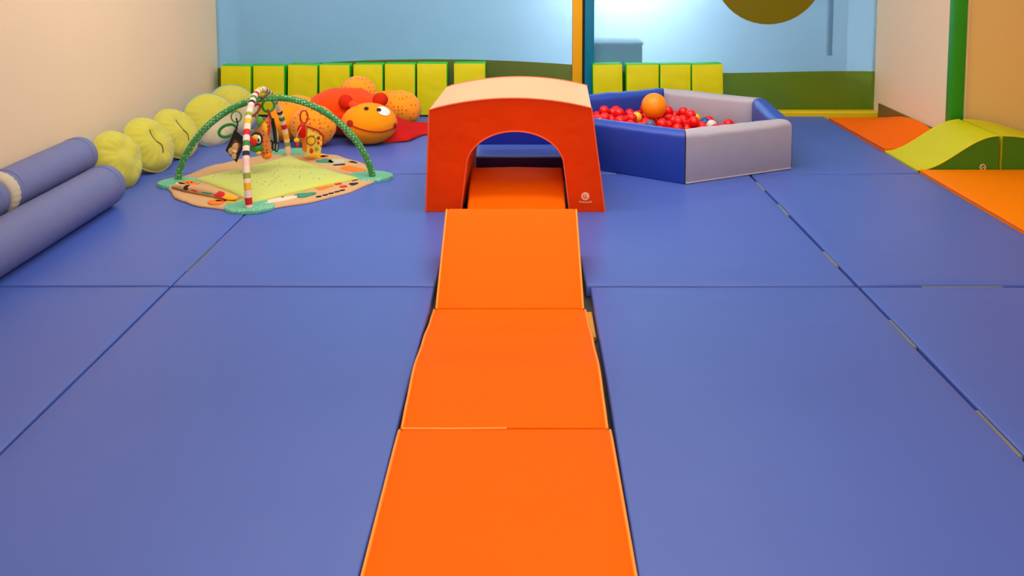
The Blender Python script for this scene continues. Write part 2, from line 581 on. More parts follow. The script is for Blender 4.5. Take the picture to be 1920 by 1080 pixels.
# hook-and-loop strips showing in the joint right of centre
for (ri, y0, y1) in ((1, 4.93, 5.1), (1, 4.47, 4.66), (1, 3.75, 3.93), (0, 2.98, 3.2), (0, 2.32, 2.56)):
    obj('velcro_strip', box(1.349, 1.362, y0, y1, -0.03, -0.0015, 0.002), 'velcro', mats[(ri, 2)], sharp=30)
obj('velcro_strip', box(-1.4405, -1.437, 3.68, 4.05, -0.03, 0.0015), 'velcro', mats[(1, 1)], False)
obj('velcro_strip', box(1.62, 1.95, 3.516, 3.526, -0.03, -0.003), 'velcro', mats[(1, 3)], False)

# ------------------------------------------------------------------ orange path: flat mat, low hump, wedge
PX0, PX1 = -0.352, 0.238


def path_piece(name, prof, label, x0, x1, cat, side='yellow_side', zb=FZ):
    """prof of (y, z) from near to far"""
    loc = ((x0 + x1) / 2, (prof[0][0] + prof[-1][0]) / 2, zb)
    t = thing(name, label, cat, loc, None)
    b = bmesh.new()
    n = len(prof)
    xs = [x0, x0 + 0.012] + [x0 + (x1 - x0) * k / 8 for k in range(1, 8)] + [x1 - 0.012, x1]
    grid = []
    for x in xs:
        edge = (x in (x0, x1))
        grid.append([b.verts.new((x, y, z - (0.006 if edge else 0))) for y, z in prof])
    for i in range(len(xs) - 1):
        for j in range(n - 1):
            b.faces.new((grid[i][j], grid[i + 1][j], grid[i + 1][j + 1], grid[i][j + 1]))
    # near and far faces
    for j in (0, n - 1):
        low = [b.verts.new((x, prof[j][0], zb)) for x in xs]
        for i in range(len(xs) - 1):
            b.faces.new((grid[i][j], grid[i + 1][j], low[i + 1], low[i]))
    obj('cover', b, 'orange', t, sharp=50)
    for s, x in ((0, x0), (1, x1)):
        d = -0.0005 if s == 0 else 0.0005
        b = bmesh.new()
        T = [b.verts.new((x + d, y, z - 0.006)) for y, z in prof]
        L = [b.verts.new((x + d, y, zb)) for y, z in prof]
        for j in range(n - 1):
            b.faces.new((T[j], T[j + 1], L[j + 1], L[j]))
        obj('side_panel', b, side, t, False)
        obj('piping', tube([(x + d, y, z - 0.004) for y, z in prof], 0.005, 6), 'piping_orange', t)
    return t


def lerp_prof(pts, n):
    out = []
    for i in range(n + 1):
        y = pts[0][0] + (pts[-1][0] - pts[0][0]) * i / n
        for (a, za), (c, zc) in zip(pts, pts[1:]):
            if a <= y <= c + 1e-9:
                u = (y - a) / (c - a)
                u = u * u * (3 - 2 * u)
                out.append((y, za + (zc - za) * u))
                break
    return out


c = path_piece('path_mat', lerp_prof([(1.66, 0.0), (1.7, 0.004), (2.4, 0.006), (2.448, 0.002)], 14),
               'flat orange path mat nearest the camera between the blue mats', PX0 - 0.006, PX1 + 0.008, 'mat')
obj('piping', tube([(PX0, 2.449, 0.004), (-0.2, 2.449, 0.0035), (-0.05, 2.449, 0.005)], 0.003, 6), 'piping_orange', c)
path_piece('path_hump', lerp_prof([(2.454, 0.004), (2.56, 0.02), (2.74, 0.042), (3.0, 0.012), (3.25, -0.022), (3.372, -0.034)], 26),
           'low humped orange foam path piece between the flat path mat and the wedge', PX0, PX1, 'foam shape')
path_piece('path_wedge', [(3.378 + 0.487 * i / 12, -0.032 + 0.244 * i / 12) for i in range(13)] + [(3.874, 0.213), (3.88, 0.207)],
           'orange foam wedge rising towards the tunnel opening', PX0 + 0.008, PX1 - 0.008, 'foam shape')
b_ = box(0.239, 0.262, 3.12, 3.34, FZ, -0.03, 0.004)
tag(obj('yellow_strap', b_, 'yellow_side'), 'short yellow strap lying in the gap right of the orange hump', 'strap')

# ------------------------------------------------------------------ tunnel
def tunnel():
    yf, yb = 4.52, 5.24
    t = thing('foam_tunnel', 'red-orange foam tunnel with arched opening and peach top', 'tunnel', (-0.05, 4.88, 0))
    # outer outline (x,z), from bottom left round to bottom right
    def outer(sh):
        pts = [(-0.511, 0), (-0.504, 0.18), (-0.496, 0.36), (-0.488, 0.535)]
        for i in range(1, 20):
            u = i / 20
            pts.append((-0.488 + 0.833 * u, 0.537 + 0.008 * u + 0.055 * (1 - (2 * u - 1) ** 2)))
        pts += [(0.345, 0.545), (0.37, 0.36), (0.395, 0.18), (0.418, 0)]
        return [(x + sh, z) for x, z in pts]
    def inner(sh):
        half = [(0.28, 0.0), (0.277, 0.04), (0.270, 0.10), (0.262, 0.17)]
        for i in range(15):
            a = PI / 2 * i / 14
            half.append((0.253 * math.cos(a), 0.235 + 0.189 * math.sin(a)))
        pts = [(-0.047 - w, z) for w, z in half] + [(-0.047 + w, z) for w, z in half[-2::-1]]
        return [(x + sh, z) for x, z in pts]
    def face(y, sh, flip):
        b = bmesh.new()
        o, i_ = outer(sh), inner(sh)
        loop = o + i_[::-1]
        vs = [b.verts.new((x, y, z)) for x, z in loop]
        f = b.faces.new(vs)
        bmesh.ops.triangulate(b, faces=[f])
        return b
    obj('front_panel', face(yf, 0, False), 'red_front', t, False)
    obj('back_panel', face(yb, 0.026, True), 'red_orange', t, False)
    def strip(pl, pl2, mat, name, pad=0.0):
        b = bmesh.new()
        n = 6
        rows_ = []
        for k in range(n + 1):
            u = k / n
            yy = yf + (yb - yf) * u
            rows_.append([b.verts.new((p[0] + (q[0] - p[0]) * u, yy, p[1])) for p, q in zip(pl, pl2)])
        for k in range(n):
            for j in range(len(pl) - 1):
                b.faces.new((rows_[k][j], rows_[k][j + 1], rows_[k + 1][j + 1], rows_[k + 1][j]))
        return obj(name, b, mat, t, sharp=35)
    of, ob = outer(0), outer(0.026)
    strip(of[:4], ob[:4], 'red_orange', 'side_panel')
    strip(of[-4:], ob[-4:], 'red_orange', 'side_panel')
    strip(of[3:-3], ob[3:-3], 'peach', 'top_panel')
    strip(inner(0), inner(0.026), 'orange', 'lining')
    obj('piping', tube([(x, yf - 0.002, z) for x, z in of], 0.0045, 6), 'piping_red', t)
    obj('piping', tube([(x, yb + 0.002, z) for x, z in ob], 0.0045, 6), 'piping_red', t)
    obj('piping', tube([(x, yf - 0.001, max(z, 0.003)) for x, z in inner(0)], 0.004, 6), 'piping_red', t)
    # printed mark at lower right: pale disc with a U-shaped sign, a line of small lettering below
    lx, lz = 0.316, 0.083
    b = bmesh.new()
    vs = [b.verts.new((lx + 0.0215 * math.cos(2 * PI * i / 28), yf - 0.003, lz + 0.0215 * math.sin(2 * PI * i / 28))) for i in range(28)]
    b.faces.new(vs)
    lg = obj('printed_mark', b, 'logo_pale', t, False)
    def arc(p):
        return tube(p, 0.0022, 6)
    b = arc([(lx - 0.010, yf - 0.0045, lz + 0.008), (lx - 0.009, yf - 0.0045, lz - 0.004), (lx - 0.004, yf - 0.0045, lz - 0.009), (lx - 0.001, yf - 0.0045, lz - 0.006)])
    tube([(lx + 0.000, yf - 0.0045, lz + 0.010), (lx + 0.002, yf - 0.0045, lz - 0.002), (lx + 0.006, yf - 0.0045, lz - 0.008), (lx + 0.010, yf - 0.0045, lz - 0.006)], 0.0022, 6, bm=b)
    obj('mark_stroke', b, 'red_orange', lg)
    b = None
    for k in range(8):
        x = lx - 0.031 + k * 0.0084
        zz = lz - 0.032 + 0.003 * abs(k - 3.5) / 3.5
        b = box(x, x + 0.0024, yf - 0.0035, yf - 0.002, zz - 0.004, zz + 0.004, bm=b)
        b = box(x + 0.003, x + 0.0062, yf - 0.0035, yf - 0.002, zz - 0.004, zz - 0.001 if k % 2 else zz + 0.001, bm=b)
    obj('lettering', b, 'logo_pale', lg, False)
    return t


tunnel()
# foam pieces seen through the opening
def inner_ramp():
    t = thing('tunnel_ramp', 'orange foam ramp lying inside the tunnel opening', 'foam shape', (-0.05, 4.7, FZ))
    prof = [(3.9, FZ + 0.03)] + lerp_prof([(4.0, 0.0), (4.35, 0.015), (4.72, 0.12), (4.9, 0.135)], 18)
    b = bmesh.new()
    xs = [-0.292, -0.28, 0.20, 0.212]
    g = [[b.verts.new((x, y, z - (0.012 if x in (xs[0], xs[-1]) else 0))) for y, z in prof] for x in xs]
    for i in range(3):
        for j in range(len(prof) - 1):
            b.faces.new((g[i][j], g[i + 1][j], g[i + 1][j + 1], g[i][j + 1]))
    low = [[b.verts.new((x, y, FZ)) for y, z in prof] for x in (xs[0], xs[-1])]
    for s, gg in ((0, g[0]), (1, g[-1])):
        for j in range(len(prof) - 1):
            b.faces.new((gg[j], gg[j + 1], low[s][j + 1], low[s][j]))
    b.faces.new([g[i][-1] for i in range(4)] + [low[1][-1], low[0][-1]])
    b.faces.new([g[i][0] for i in range(4)] + [low[1][0], low[0][0]])
    obj('cover', b, 'orange', t, sharp=50)
    obj('piping', tube([(xs[0] + 0.005, 4.9, 0.13), (-0.05, 4.902, 0.134), (xs[-1] - 0.005, 4.9, 0.13)], 0.004, 6), 'piping_red', t)


inner_ramp()
st = thing('foam_steps', 'blue foam steps behind the tunnel, seen through its opening', 'foam shape', (-0.05, 5.8, FZ))
obj('step', box(-0.30, 0.25, 5.30, 5.61, FZ, 0.105, 0.012, 3), 'blue_vinyl', st, sharp=50)
o = obj('front_panel', box(-0.29, 0.24, 5.296, 5.2995, FZ, 0.094), 'riser_shade', st, False)  # thin sheet that paints the shade on the blue riser
o['label'] = 'step front darkened by painted tunnel shade'
obj('step', box(-0.30, 0.25, 5.615, 6.2, FZ, 0.34, 0.012, 3), 'step_shade', st, sharp=50)

# ------------------------------------------------------------------ ball pit
PV = []
p = Vector((0.927, 5.04))
for k in range(6):
    PV.append(p.copy())
    a = R(26 + 60 * k)
    p = p + Vector((math.cos(a), math.sin(a))) * 0.8
PC = sum(PV, Vector((0, 0))) / 6
pit = thing('ball_pit', 'six-sided soft ball pit with alternating blue and grey padded walls', 'ball pit', (PC.x, PC.y, 0))
PT, PH = 0.11, 0.305
COLS = ['grey_vinyl', 'blue_foam', 'grey_vinyl', 'blue_foam', 'grey_vinyl', 'blue_foam']
# edge k runs from vertex k to k+1
for k in range(6):
    A, B = PV[k], PV[(k + 1) % 6]
    d = (B - A).normalized()
    nin = Vector((-d.y, d.x))
    g = 0.004
    ins = PT / math.tan(R(60))
    prof = [(0.004, 0.0), (0.0, 0.006)]
    rr = 0.042
    nz = 6
    for i in range(nz + 1):
        a = PI / 2 * i / nz
        prof.append((rr - rr * math.cos(a), PH - rr + rr * math.sin(a)))
    for i in range(nz + 1):
        a = PI / 2 * i / nz
        prof.append((PT - rr + rr * math.sin(a), PH - rr + rr * math.cos(a)))
    prof += [(PT, 0.006), (PT - 0.004, 0.0)]
    b = bmesh.new()
    cols_ = []
    L = (B - A).length
    NS = 12
    for s in range(NS + 1):
        ring = []
        for (w, z) in prof:
            s0 = g + w / math.tan(R(60))
            u = s0 + (L - 2 * s0) * s / NS
            sag = 0.006 * noise.noise(Vector((s * 0.7 + k * 5, z * 4, w * 10)))
            e = min(s, NS - s)
            bul = 0.008 * min(1, e / 3)
            off = -bul if w < PT / 2 else bul
            pt = A + d * u + nin * (w + (off if 0.02 < z < PH - 0.02 else 0))
            ring.append(b.verts.new((pt.x, pt.y, z + (sag if z > 0.1 and 0 < s < NS else 0))))
        cols_.append(ring)
    n = len(prof)
    for s in range(NS):
        for j in range(n):
            b.faces.new((cols_[s][j], cols_[s][(j + 1) % n], cols_[s + 1][(j + 1) % n], cols_[s + 1][j]))
    b.faces.new(cols_[0])
    b.faces.new(cols_[-1][::-1])
    o = obj('wall_panel', b, COLS[k], pit, sharp=60)
    o['label'] = 'grey padded wall panel' if COLS[k] == 'grey_vinyl' else 'blue padded wall panel'
    # dark seam down each corner
    s2 = Vector((A.x, A.y))
    inn = (PC - A).normalized()
    obj('corner_seam', tube([(A.x + inn.x * 0.006, A.y + inn.y * 0.006, 0.01), (A.x + inn.x * 0.006, A.y + inn.y * 0.006, PH - 0.05)], 0.005, 6), 'dark_gap', pit)
    if COLS[k] == 'grey_vinyl':
        q0, q1 = A + d * 0.006, B - d * 0.006
        obj('hem', tube([(q0.x, q0.y, 0.006), (q1.x, q1.y, 0.006)], 0.005, 6), 'grey_vinyl', pit)
inner_hex = [PV[k] + (PC - PV[k]).normalized() * (PT / math.sin(R(60)) + 0.004) for k in range(6)]
BASE_Z = 0.07
obj('base_pad', slab([(v.x, v.y) for v in inner_hex], 0.002, BASE_Z), 'blue_foam', pit, False)


def inside(x, y, margin):
    for k in range(6):
        A, B = inner_hex[k], inner_hex[(k + 1) % 6]
        d = (B - A).normalized()
        nin = Vector((-d.y, d.x))
        if (Vector((x, y)) - A).dot(nin) < margin:
            return False
    return True


# ------------------------------------------------------------------ balls: dropped one by one and let roll to rest
random.seed(11)
BR = 0.036
placed = []       # (x, y, z, r)


def rest_z(x, y, r):
    z = BASE_Z + r
    for (a, b2, c2, r2) in placed:
        dd = (a - x) ** 2 + (b2 - y) ** 2
        s = r + r2 + 0.0008
        if dd < s * s:
            z = max(z, c2 + math.sqrt(s * s - dd))
    return z


def drop(x, y, r):
    z = rest_z(x, y, r)
    step = 0.02
    while step > 0.002:
        best = None
        for k in range(8):
            a = 2 * PI * k / 8
            X, Y = x + step * math.cos(a), y + step * math.sin(a)
            if not inside(X, Y, r + 0.012):
                continue
            zz = rest_z(X, Y, r)
            if zz < z - 1e-4 and (best is None or zz < best[0]):
                best = (zz, X, Y)
        if best:
            z, x, y = best
        else:
            step *= 0.5
    placed.append((x, y, z, r))
    return x, y, z


bm = bmesh.new()
bmesh.ops.create_icosphere(bm, subdivisions=3, radius=BR)
ball0 = obj('pit_ball', bm, 'ball_red', None, sharp=180)
tag(ball0, 'small red plastic ball among the others in the ball pit', 'ball', 'red balls in the ball pit')
ballmeshes = {}
for k in ('ball_blue', 'ball_grey', 'ball_white', 'ball_yellow'):
    me = ball0.data.copy()
    me.materials.clear()
    me.materials.append(M[k])
    ballmeshes[k] = me
first = True


def put_ball(x, y, mat='ball_red', label=None):
    global first
    x, y, z = drop(x, y, BR)
    if first:
        o = ball0
        first = False
    else:
        o = ball0.copy()
        COL.objects.link(o)
    if mat != 'ball_red':
        o.data = ballmeshes[mat]
        o['label'] = label
        del o['group']
    o.location = (x, y, z)
    return o


tries = 0
cnt = 0
while cnt < 128 and tries < 4000:
    tries += 1
    x, y = random.uniform(0.3, 1.66), random.uniform(5.2, 6.6)
    if inside(x, y, BR + 0.014) and x < 1.45:
        put_ball(x, y)
        cnt += 1
cnt = 0
while cnt < 74 and tries < 9000:
    tries += 1
    x, y = random.gauss(0.74, 0.22), random.gauss(6.02, 0.2)
    if inside(x, y, BR + 0.014):
        put_ball(x, y)
        cnt += 1
# the big orange ball rests on the heap
x, y, z = drop(0.86, 6.05, 0.088)
bm = bmesh.new()
bmesh.ops.create_uvsphere(bm, u_segments=36, v_segments=24, radius=0.088)
o = obj('large_ball', bm, 'ball_orange', None, sharp=180)
o.location = (x, y, z)
tag(o, 'large orange ball on top of the red balls in the pit', 'ball')
for (x, y) in ((1.02, 5.98), (1.12, 6.0), (1.06, 5.86), (0.93, 5.85), (1.36, 6.06), (1.28, 5.9), (1.42, 5.9), (1.5, 5.95), (0.6, 5.85), (0.7, 5.8), (0.5, 5.95), (0.55, 6.12), (1.0, 6.25), (1.2, 5.8), (1.62, 5.98), (1.38, 6.0), (1.12, 5.9), (0.8, 5.82)):
    put_ball(x, y)
put_ball(1.235, 6.08, 'ball_blue', 'small blue ball right of the large orange ball in the pit')
put_ball(1.27, 5.92, 'ball_white', 'small white ball in front of the blue ball in the pit')
put_ball(1.14, 6.12, 'ball_yellow', 'small yellow ball on the heap between the orange and the blue ball')
put_ball(0.72, 5.9, 'ball_yellow', 'small yellow ball at the left foot of the large orange ball')
put_ball(0.86, 5.78, 'ball_grey', 'small grey ball in front of the large orange ball')

# ------------------------------------------------------------------ wall pads along the glass
ORD = ['leftmost', 'second', 'third', 'fourth', 'fifth', 'sixth', 'seventh', 'eighth']
ORDR = ['first', 'second', 'third', 'fourth']
padx = [(-2.43, -2.186), (-2.17, -1.918), (-1.894, -1.655), (-1.642, -1.396), (-1.368, -1.131), (-1.118, -0.872), (-0.86, -0.617), (-0.564, -0.309),
        (0.549, 0.788), (0.815, 1.078), (1.085, 1.333), (1.34, 1.592)]
tilts = [1.2, 0.8, 1.8, 0.9, 0.2, 0.5, 0.3, -0.2, -1.2, -0.5, -0.6, -1.4]
lab = []
for i in range(12):
    if i < 8:
        lab.append('yellow-green wall pad with green edges, %s from the left wall' % (ORD[i] if i else 'first'))
    else:
        lab.append('yellow-green wall pad with green edges, %s to the right of the blue post' % ORDR[i - 8])
for i, (x0, x1) in enumerate(padx):
    w, hh, th = x1 - x0, (0.402, 0.404, 0.408, 0.412, 0.416, 0.418, 0.422, 0.424, 0.414, 0.414, 0.414, 0.414)[i], 0.14
    t = thing('wall_pad', lab[i], 'pad', (0, 0, 0), 'wall pads along the glass')
    obj('body', box(-w / 2, w / 2, -th / 2 + 0.004, th / 2, 0.004, hh, 0.008), 'green_edge', t, sharp=50)
    b = bmesh.new()
    bmesh.ops.create_grid(b, x_segments=10, y_segments=14, size=0.5)
    for v in b.verts:
        xx, zz = v.co.x, v.co.y + 0.5
        e = min(0.5 - abs(xx), zz, 1 - zz)
        pf = min(1, e / 0.15)
        wr = 0.004 * noise.noise(Vector((xx * 1.5 + i * 9, zz * 9 + xx * 3, i)))
        v.co = Vector((xx * (w - 0.008), -th / 2 - 0.0005 - 0.006 * pf + wr * pf, 0.008 + zz * (hh - 0.012)))
    obj('front_panel', b, 'lime', t, sharp=180)
    t.rotation_euler = (R(-1.2), R(tilts[i]), 0)
    t.location = ((x0 + x1) / 2 + (-math.sin(R(tilts[i])) * hh / 2), 7.115, abs(math.sin(R(tilts[i]))) * w / 2 + 0.002)

# ------------------------------------------------------------------ right side: orange mats and green wave
def wave_piece(name, prof, label, y0, y1):
    t = thing(name, label, 'foam shape', ((prof[0][0] + prof[-1][0]) / 2, (y0 + y1) / 2, FZ))
    b = bmesh.new()
    n = len(prof)
    A = [b.verts.new((x, y0, z)) for x, z in prof]
    B = [b.verts.new((x, y1, z)) for x, z in prof]
    for i in range(n - 1):
        b.faces.new((A[i], A[i + 1], B[i + 1], B[i]))
    for k in (0, n - 1):
        q = [b.verts.new((prof[k][0], y0, FZ)), b.verts.new((prof[k][0], y1, FZ))]
        b.faces.new((A[k], B[k], q[1], q[0]))
    obj('top_cover', b, 'lime_ramp', t, sharp=60)
    for y in (y0, y1):
        yy = y - 0.0004 if y == y0 else y + 0.0004
        b = bmesh.new()
        T = [b.verts.new((x, yy, z)) for x, z in prof]
        L = [b.verts.new((x, yy, FZ)) for x, z in prof]
        for i in range(n - 1):
            b.faces.new((T[i], T[i + 1], L[i + 1], L[i]))
        obj('side_panel', b, 'green_side', t, False)
        obj('piping', tube([(x, yy, z - 0.001) for x, z in prof], 0.004, 6), 'lime_ramp', t)
    return t


WY0, WY1 = 5.345, 5.84
NP = 24
p1 = [(2.405 + 0.489 * i / NP, 0.004 + 0.214 * (0.5 - 0.5 * math.cos(PI * i / NP)) ** 0.95) for i in range(NP + 1)]
w1 = wave_piece('foam_wave', p1, 'yellow-green foam wave ramp with dark green sides, rising to the right', WY0, WY1)
p2 = [(2.914 + 0.9 * i / NP, 0.004 + 0.214 * (0.5 + 0.5 * math.cos(PI * i / NP)) ** 0.95) for i in range(NP + 1)]
w2 = wave_piece('foam_wave', p2, 'yellow-green foam wave ramp beyond the first, falling away to the right edge', WY0, WY1)
lx, lz = 2.80, 0.022
lg = obj('printed_mark', tube(ring_pts((lx, WY0 - 0.003, lz), 0.016, 0.018, (1, 0, 0), (0, 0, 1), 20), 0.0035, 6, True), 'logo_cream', w1)
obj('mark_stroke', tube([(lx - 0.006, WY0 - 0.004, lz - 0.01), (lx - 0.002, WY0 - 0.004, lz + 0.006), (lx + 0.004, WY0 - 0.004, lz - 0.004), (lx + 0.008, WY0 - 0.004, lz + 0.006)], 0.0025, 6), 'logo_cream', lg)

t = thing('orange_mat', 'flat orange floor mat in the right corner in front of the green wave', 'mat', (3.1, 4.4, FZ))
obj('cover', box(2.408, 3.86, 3.57, 5.335, FZ, 0.012, 0.008, 3), 'orange_mat', t, sharp=50)
obj('piping', tube([(2.409, 3.58, 0.006), (2.409, 4.5, 0.007), (2.409, 5.325, 0.006)], 0.004, 6), 'piping_red', t)


def orange_bowl():
    t = thing('orange_ramp', 'orange mat bent up against the wall behind the green wave', 'foam shape', (2.62, 6.4, FZ))
    x0, x1, y0, y1 = 2.408, 2.84, 5.855, 6.95
    nx, ny = 14, 26
    b = bmesh.new()
    def zf(u, v):     # u to the right, v to the back
        return 0.008 + 0.10 * u ** 1.8 * (max(0, math.sin(PI * min(1, max(0, (1.02 - v) / 1.15)))) ** 1.1) + 0.012 * (1 - v) * (1 - u)
    g = [[b.verts.new((x0 + (x1 - x0) * i / nx, y0 + (y1 - y0) * j / ny, zf(i / nx, j / ny))) for j in range(ny + 1)] for i in range(nx + 1)]
    for i in range(nx):
        for j in range(ny):
            b.faces.new((g[i][j], g[i + 1][j], g[i + 1][j + 1], g[i][j + 1]))
    per = [g[i][0] for i in range(nx + 1)] + [g[nx][j] for j in range(1, ny + 1)] + [g[i][ny] for i in range(nx - 1, -1, -1)] + [g[0][j] for j in range(ny - 1, 0, -1)]
    low = [b.verts.new((v.co.x, v.co.y, max(FZ, v.co.z - 0.06))) for v in per]
    n = len(per)
    for k in range(n):
        b.faces.new((per[k], per[(k + 1) % n], low[(k + 1) % n], low[k]))
    obj('cover', b, 'orange_ramp', t, sharp=50)
    obj('piping', tube([(x0, y0 + (y1 - y0) * j / 20, zf(0, j / 20) - 0.002) for j in range(21)], 0.005, 6), 'piping_red', t)


orange_bowl()

# ------------------------------------------------------------------ left side: bolsters
def bolster(label, cx, cz, r, y0, y1, cream=None):
    t = thing('bolster', label, 'bolster', (cx, (y0 + y1) / 2, cz - r))
    b = bmesh.new()
    prof = []
    for i in range(9):
        a = PI / 2 * i / 8
        prof.append((y0 + 0.045 * (1 - math.sin(a)), r * (0.02 + 0.98 * (math.sin(a) * 0.42 + 0.58 * (i / 8) ** 0.5))))
    for i in range(1, 24):
        prof.append((y0 + 0.045 + (y1 - y0 - 0.09) * i / 24, r))
    for q in prof[8::-1]:
        prof.append((y0 + y1 - q[0], q[1]))
    ns = 36
    rings = []
    for (y, rr) in prof:
        ring = []
        for k in range(ns):
            a = 2 * PI * k / ns
            lump = 1 + 0.02 * noise.noise(Vector((math.cos(a) * 1.5, y * 2.2, math.sin(a) * 1.5 + cx)))
            e = min(y - y0, y1 - y)
            if e < 0.12:
                lump += 0.010 * math.sin(k * 6) * (1 - e / 0.12)
            zz = cz + rr * lump * math.sin(a)
            ring.append(b.verts.new((cx + rr * lump * math.cos(a), y, max(zz, cz - r))))
        rings.append(ring)
    for i in range(len(rings) - 1):
        for k in range(ns):
            b.faces.new((rings[i][k], rings[i][(k + 1) % ns], rings[i + 1][(k + 1) % ns], rings[i + 1][k]))
    b.faces.new(rings[0])
    b.faces.new(rings[-1][::-1])
    body = obj('cover', b, 'blue_roll', t, sharp=70)
    for ye in (y0, y1):
        s = 1 if ye == y0 else -1
        obj('seam', tube([(cx + r * 1.004 * math.cos(2 * PI * k / 32), ye + s * 0.05, cz + r * 1.004 * math.sin(2 * PI * k / 32)) for k in range(32)], 0.0022, 5, True), 'blue_roll', body)
    if cream:
        b = bmesh.new()
        rg = []
        for (y, k2) in ((y0 + 0.012, 1.03), (y0 - 0.005, 1.08), (y0 - 0.03, 1.06), (y0 - 0.045, 0.9), (y0 - 0.05, 0.6), (y0 - 0.05, 0.05)):
            ring = []
            for k in range(72):
                a = 2 * PI * k / 72
                q = r * k2 * (1 + 0.018 * math.sin(k * PI * 2 / 3.0) * (1 if k2 > 0.7 else 0.2))
                ring.append(b.verts.new((cx + q * math.cos(a), y, cz + q * math.sin(a))))
            rg.append(ring)
        for i in range(len(rg) - 1):
            for k in range(72):
                b.faces.new((rg[i][k], rg[i][(k + 1) % 72], rg[i + 1][(k + 1) % 72], rg[i + 1][k]))
        b.faces.new(rg[-1])
        o = obj('gathered_end', b, 'cream', t, sharp=70)
        o['label'] = 'gathered cream end cloth'
    return t


bolster('long blue cloth bolster lying on the mat, in front of the upper ones', -2.22, 0.112, 0.112, 2.72, 4.62)
bolster('blue bolster with gathered cream end, resting between front bolster and wall', -2.387, 0.256, 0.1, 3.95, 4.7, True)
bolster('blue bolster end at the left picture edge, before the cream gathered end', -2.387, 0.256, 0.1, 2.9, 3.88)


# ------------------------------------------------------------------ leaf pillows leaning on the left wall
def pillow(label, c, az, el, Rr, th, crease, cream, seed, roll=0):  # cream: lower front painted paler to stand for reflected light
    t = thing('round_pillow', label, 'pillow', (0, 0, 0), 'round pillows along the left wall')
    nr, na = 16, 64
    def rim(a):
        return Rr * (1 + 0.03 * noise.noise(Vector((math.cos(a) * 1.3, math.sin(a) * 1.3, seed))))
    def dome(u, a, sgn):
        hgt = th * (1.25 if sgn < 0 else 1) * max(0, 1 - u ** 2.6) ** 0.62
        puck = 0.16 * th * math.sin(a * 19 + 1.5 * noise.noise(Vector((math.cos(a) * 3, math.sin(a) * 3, seed)))) * max(0, (u - 0.45) / 0.55) ** 1.2 * (1 - u ** 6)
        lump = 0.2 * th * noise.noise(Vector((u * math.cos(a) * 2.2, u * math.sin(a) * 2.2, seed + sgn)))
        z = sgn * (hgt + (puck + lump) * (1 - u ** 8))
        if crease and sgn > 0:      # pulled in along the centre seam
            xx = u * math.cos(a)
            z -= 0.018 * math.exp(-(xx * Rr / 0.018) ** 2) * max(0, 1 - (u / 0.8) ** 2)
        return z
    def half(sgn, cut=None):
        b = bmesh.new()
        cv = b.verts.new((0, 0, dome(0, 0, sgn)))
        prev = None
        rr_ = []
        for i in range(1, nr + 1):
            u = (i / nr) ** 0.8
            rr_.append([b.verts.new((u * rim(2 * PI * k / na) * math.cos(2 * PI * k / na), u * rim(2 * PI * k / na) * math.sin(2 * PI * k / na), dome(u, 2 * PI * k / na, sgn))) for k in range(na)])
        for k in range(na):
            b.faces.new((cv, rr_[0][k], rr_[0][(k + 1) % na]))
        for i in range(nr - 1):
            for k in range(na):
                b.faces.new((rr_[i][k], rr_[i][(k + 1) % na], rr_[i + 1][(k + 1) % na], rr_[i + 1][k]))
        return b
    if not cream:
        fo = obj('front_panel', half(1), 'pil_yellow', t, sharp=180)
    else:
        b = half(1)
        me = bpy.data.meshes.new('t')
        b.to_mesh(me)
        b2 = bmesh.new()
        b2.from_mesh(me)
        bpy.data.meshes.remove(me)
        def is_washed(f):
            cc = f.calc_center_median()
            return cc.x * 0.6 - cc.y * 0.8 > 0.15 * Rr
        bmesh.ops.delete(b, geom=[f for f in b.faces if is_washed(f)], context='FACES')
        bmesh.ops.delete(b2, geom=[f for f in b2.faces if not is_washed(f)], context='FACES')
        fo = obj('front_panel', b, 'pil_yellow', t, sharp=180)
        o = obj('washed_panel', b2, 'pil_washed', t, sharp=180)
        o['label'] = 'lower part of the front, painted pale as if washed by light'
    o = obj('back_panel', half(-1), 'pil_blue', t, sharp=180)
    o['label'] = 'pale blue back'
    obj('rim_seam', tube([(rim(2 * PI * k / 48) * math.cos(2 * PI * k / 48), rim(2 * PI * k / 48) * math.sin(2 * PI * k / 48), 0) for k in range(48)], 0.005, 6, True), 'pil_blue' if cream else 'pil_yellow', t)
    if crease:
        pts = []
        for i in range(13):
            yy = (-0.48 + 0.92 * i / 12) * Rr
            xx = 0.012 * math.sin(i * 0.5)
            u = math.hypot(xx, yy) / Rr
            pts.append((xx, yy, dome(u, math.atan2(yy, xx), 1) + 0.003))
        obj('centre_seam', tube(pts, 0.003, 5), 'thread', t)
    n = Vector((math.cos(el) * math.cos(az), math.cos(el) * math.sin(az), math.sin(el)))
    up = Vector((0, 0, 1))
    ya = (up - n * up.dot(n)).normalized()
    xa = ya.cross(n)
    mtx = Matrix((xa, ya, n)).transposed().to_4x4() @ Matrix.Rotation(roll, 4, 'Z')
    t.matrix_world = Matrix.Translation(Vector(c)) @ mtx
    return t


PIL = [
    ('yellow-green round pillow half hidden behind the bolsters', (-2.324, 4.994, 0.155), -16, 22, 0.172, 0.085, False, False),
    ('yellow-green round pillow with centre seam, second from the bolsters', (-2.293, 5.355, 0.158), -20, 28, 0.178, 0.082, True, False),
    ('yellow-green round pillow with centre seam, third from the bolsters', (-2.260, 5.697, 0.156), -22, 28, 0.17, 0.078, True, False),
    ('blue-backed yellow round pillow, paled by painted light, fourth from the bolsters', (-2.176, 6.088, 0.168), -46, 24, 0.188, 0.068, False, True),
    ('blue-backed yellow round pillow, paled by painted light, nearest the back glass', (-2.142, 6.461, 0.168), -50, 24, 0.188, 0.066, False, True),
]
for i, (l_, c_, az, el, Rr, th, cr_, cm_) in enumerate(PIL):
    pillow(l_, c_, R(az), R(el), Rr, th, cr_, cm_, i * 3.7 + 1, R(8 if cr_ else 0))

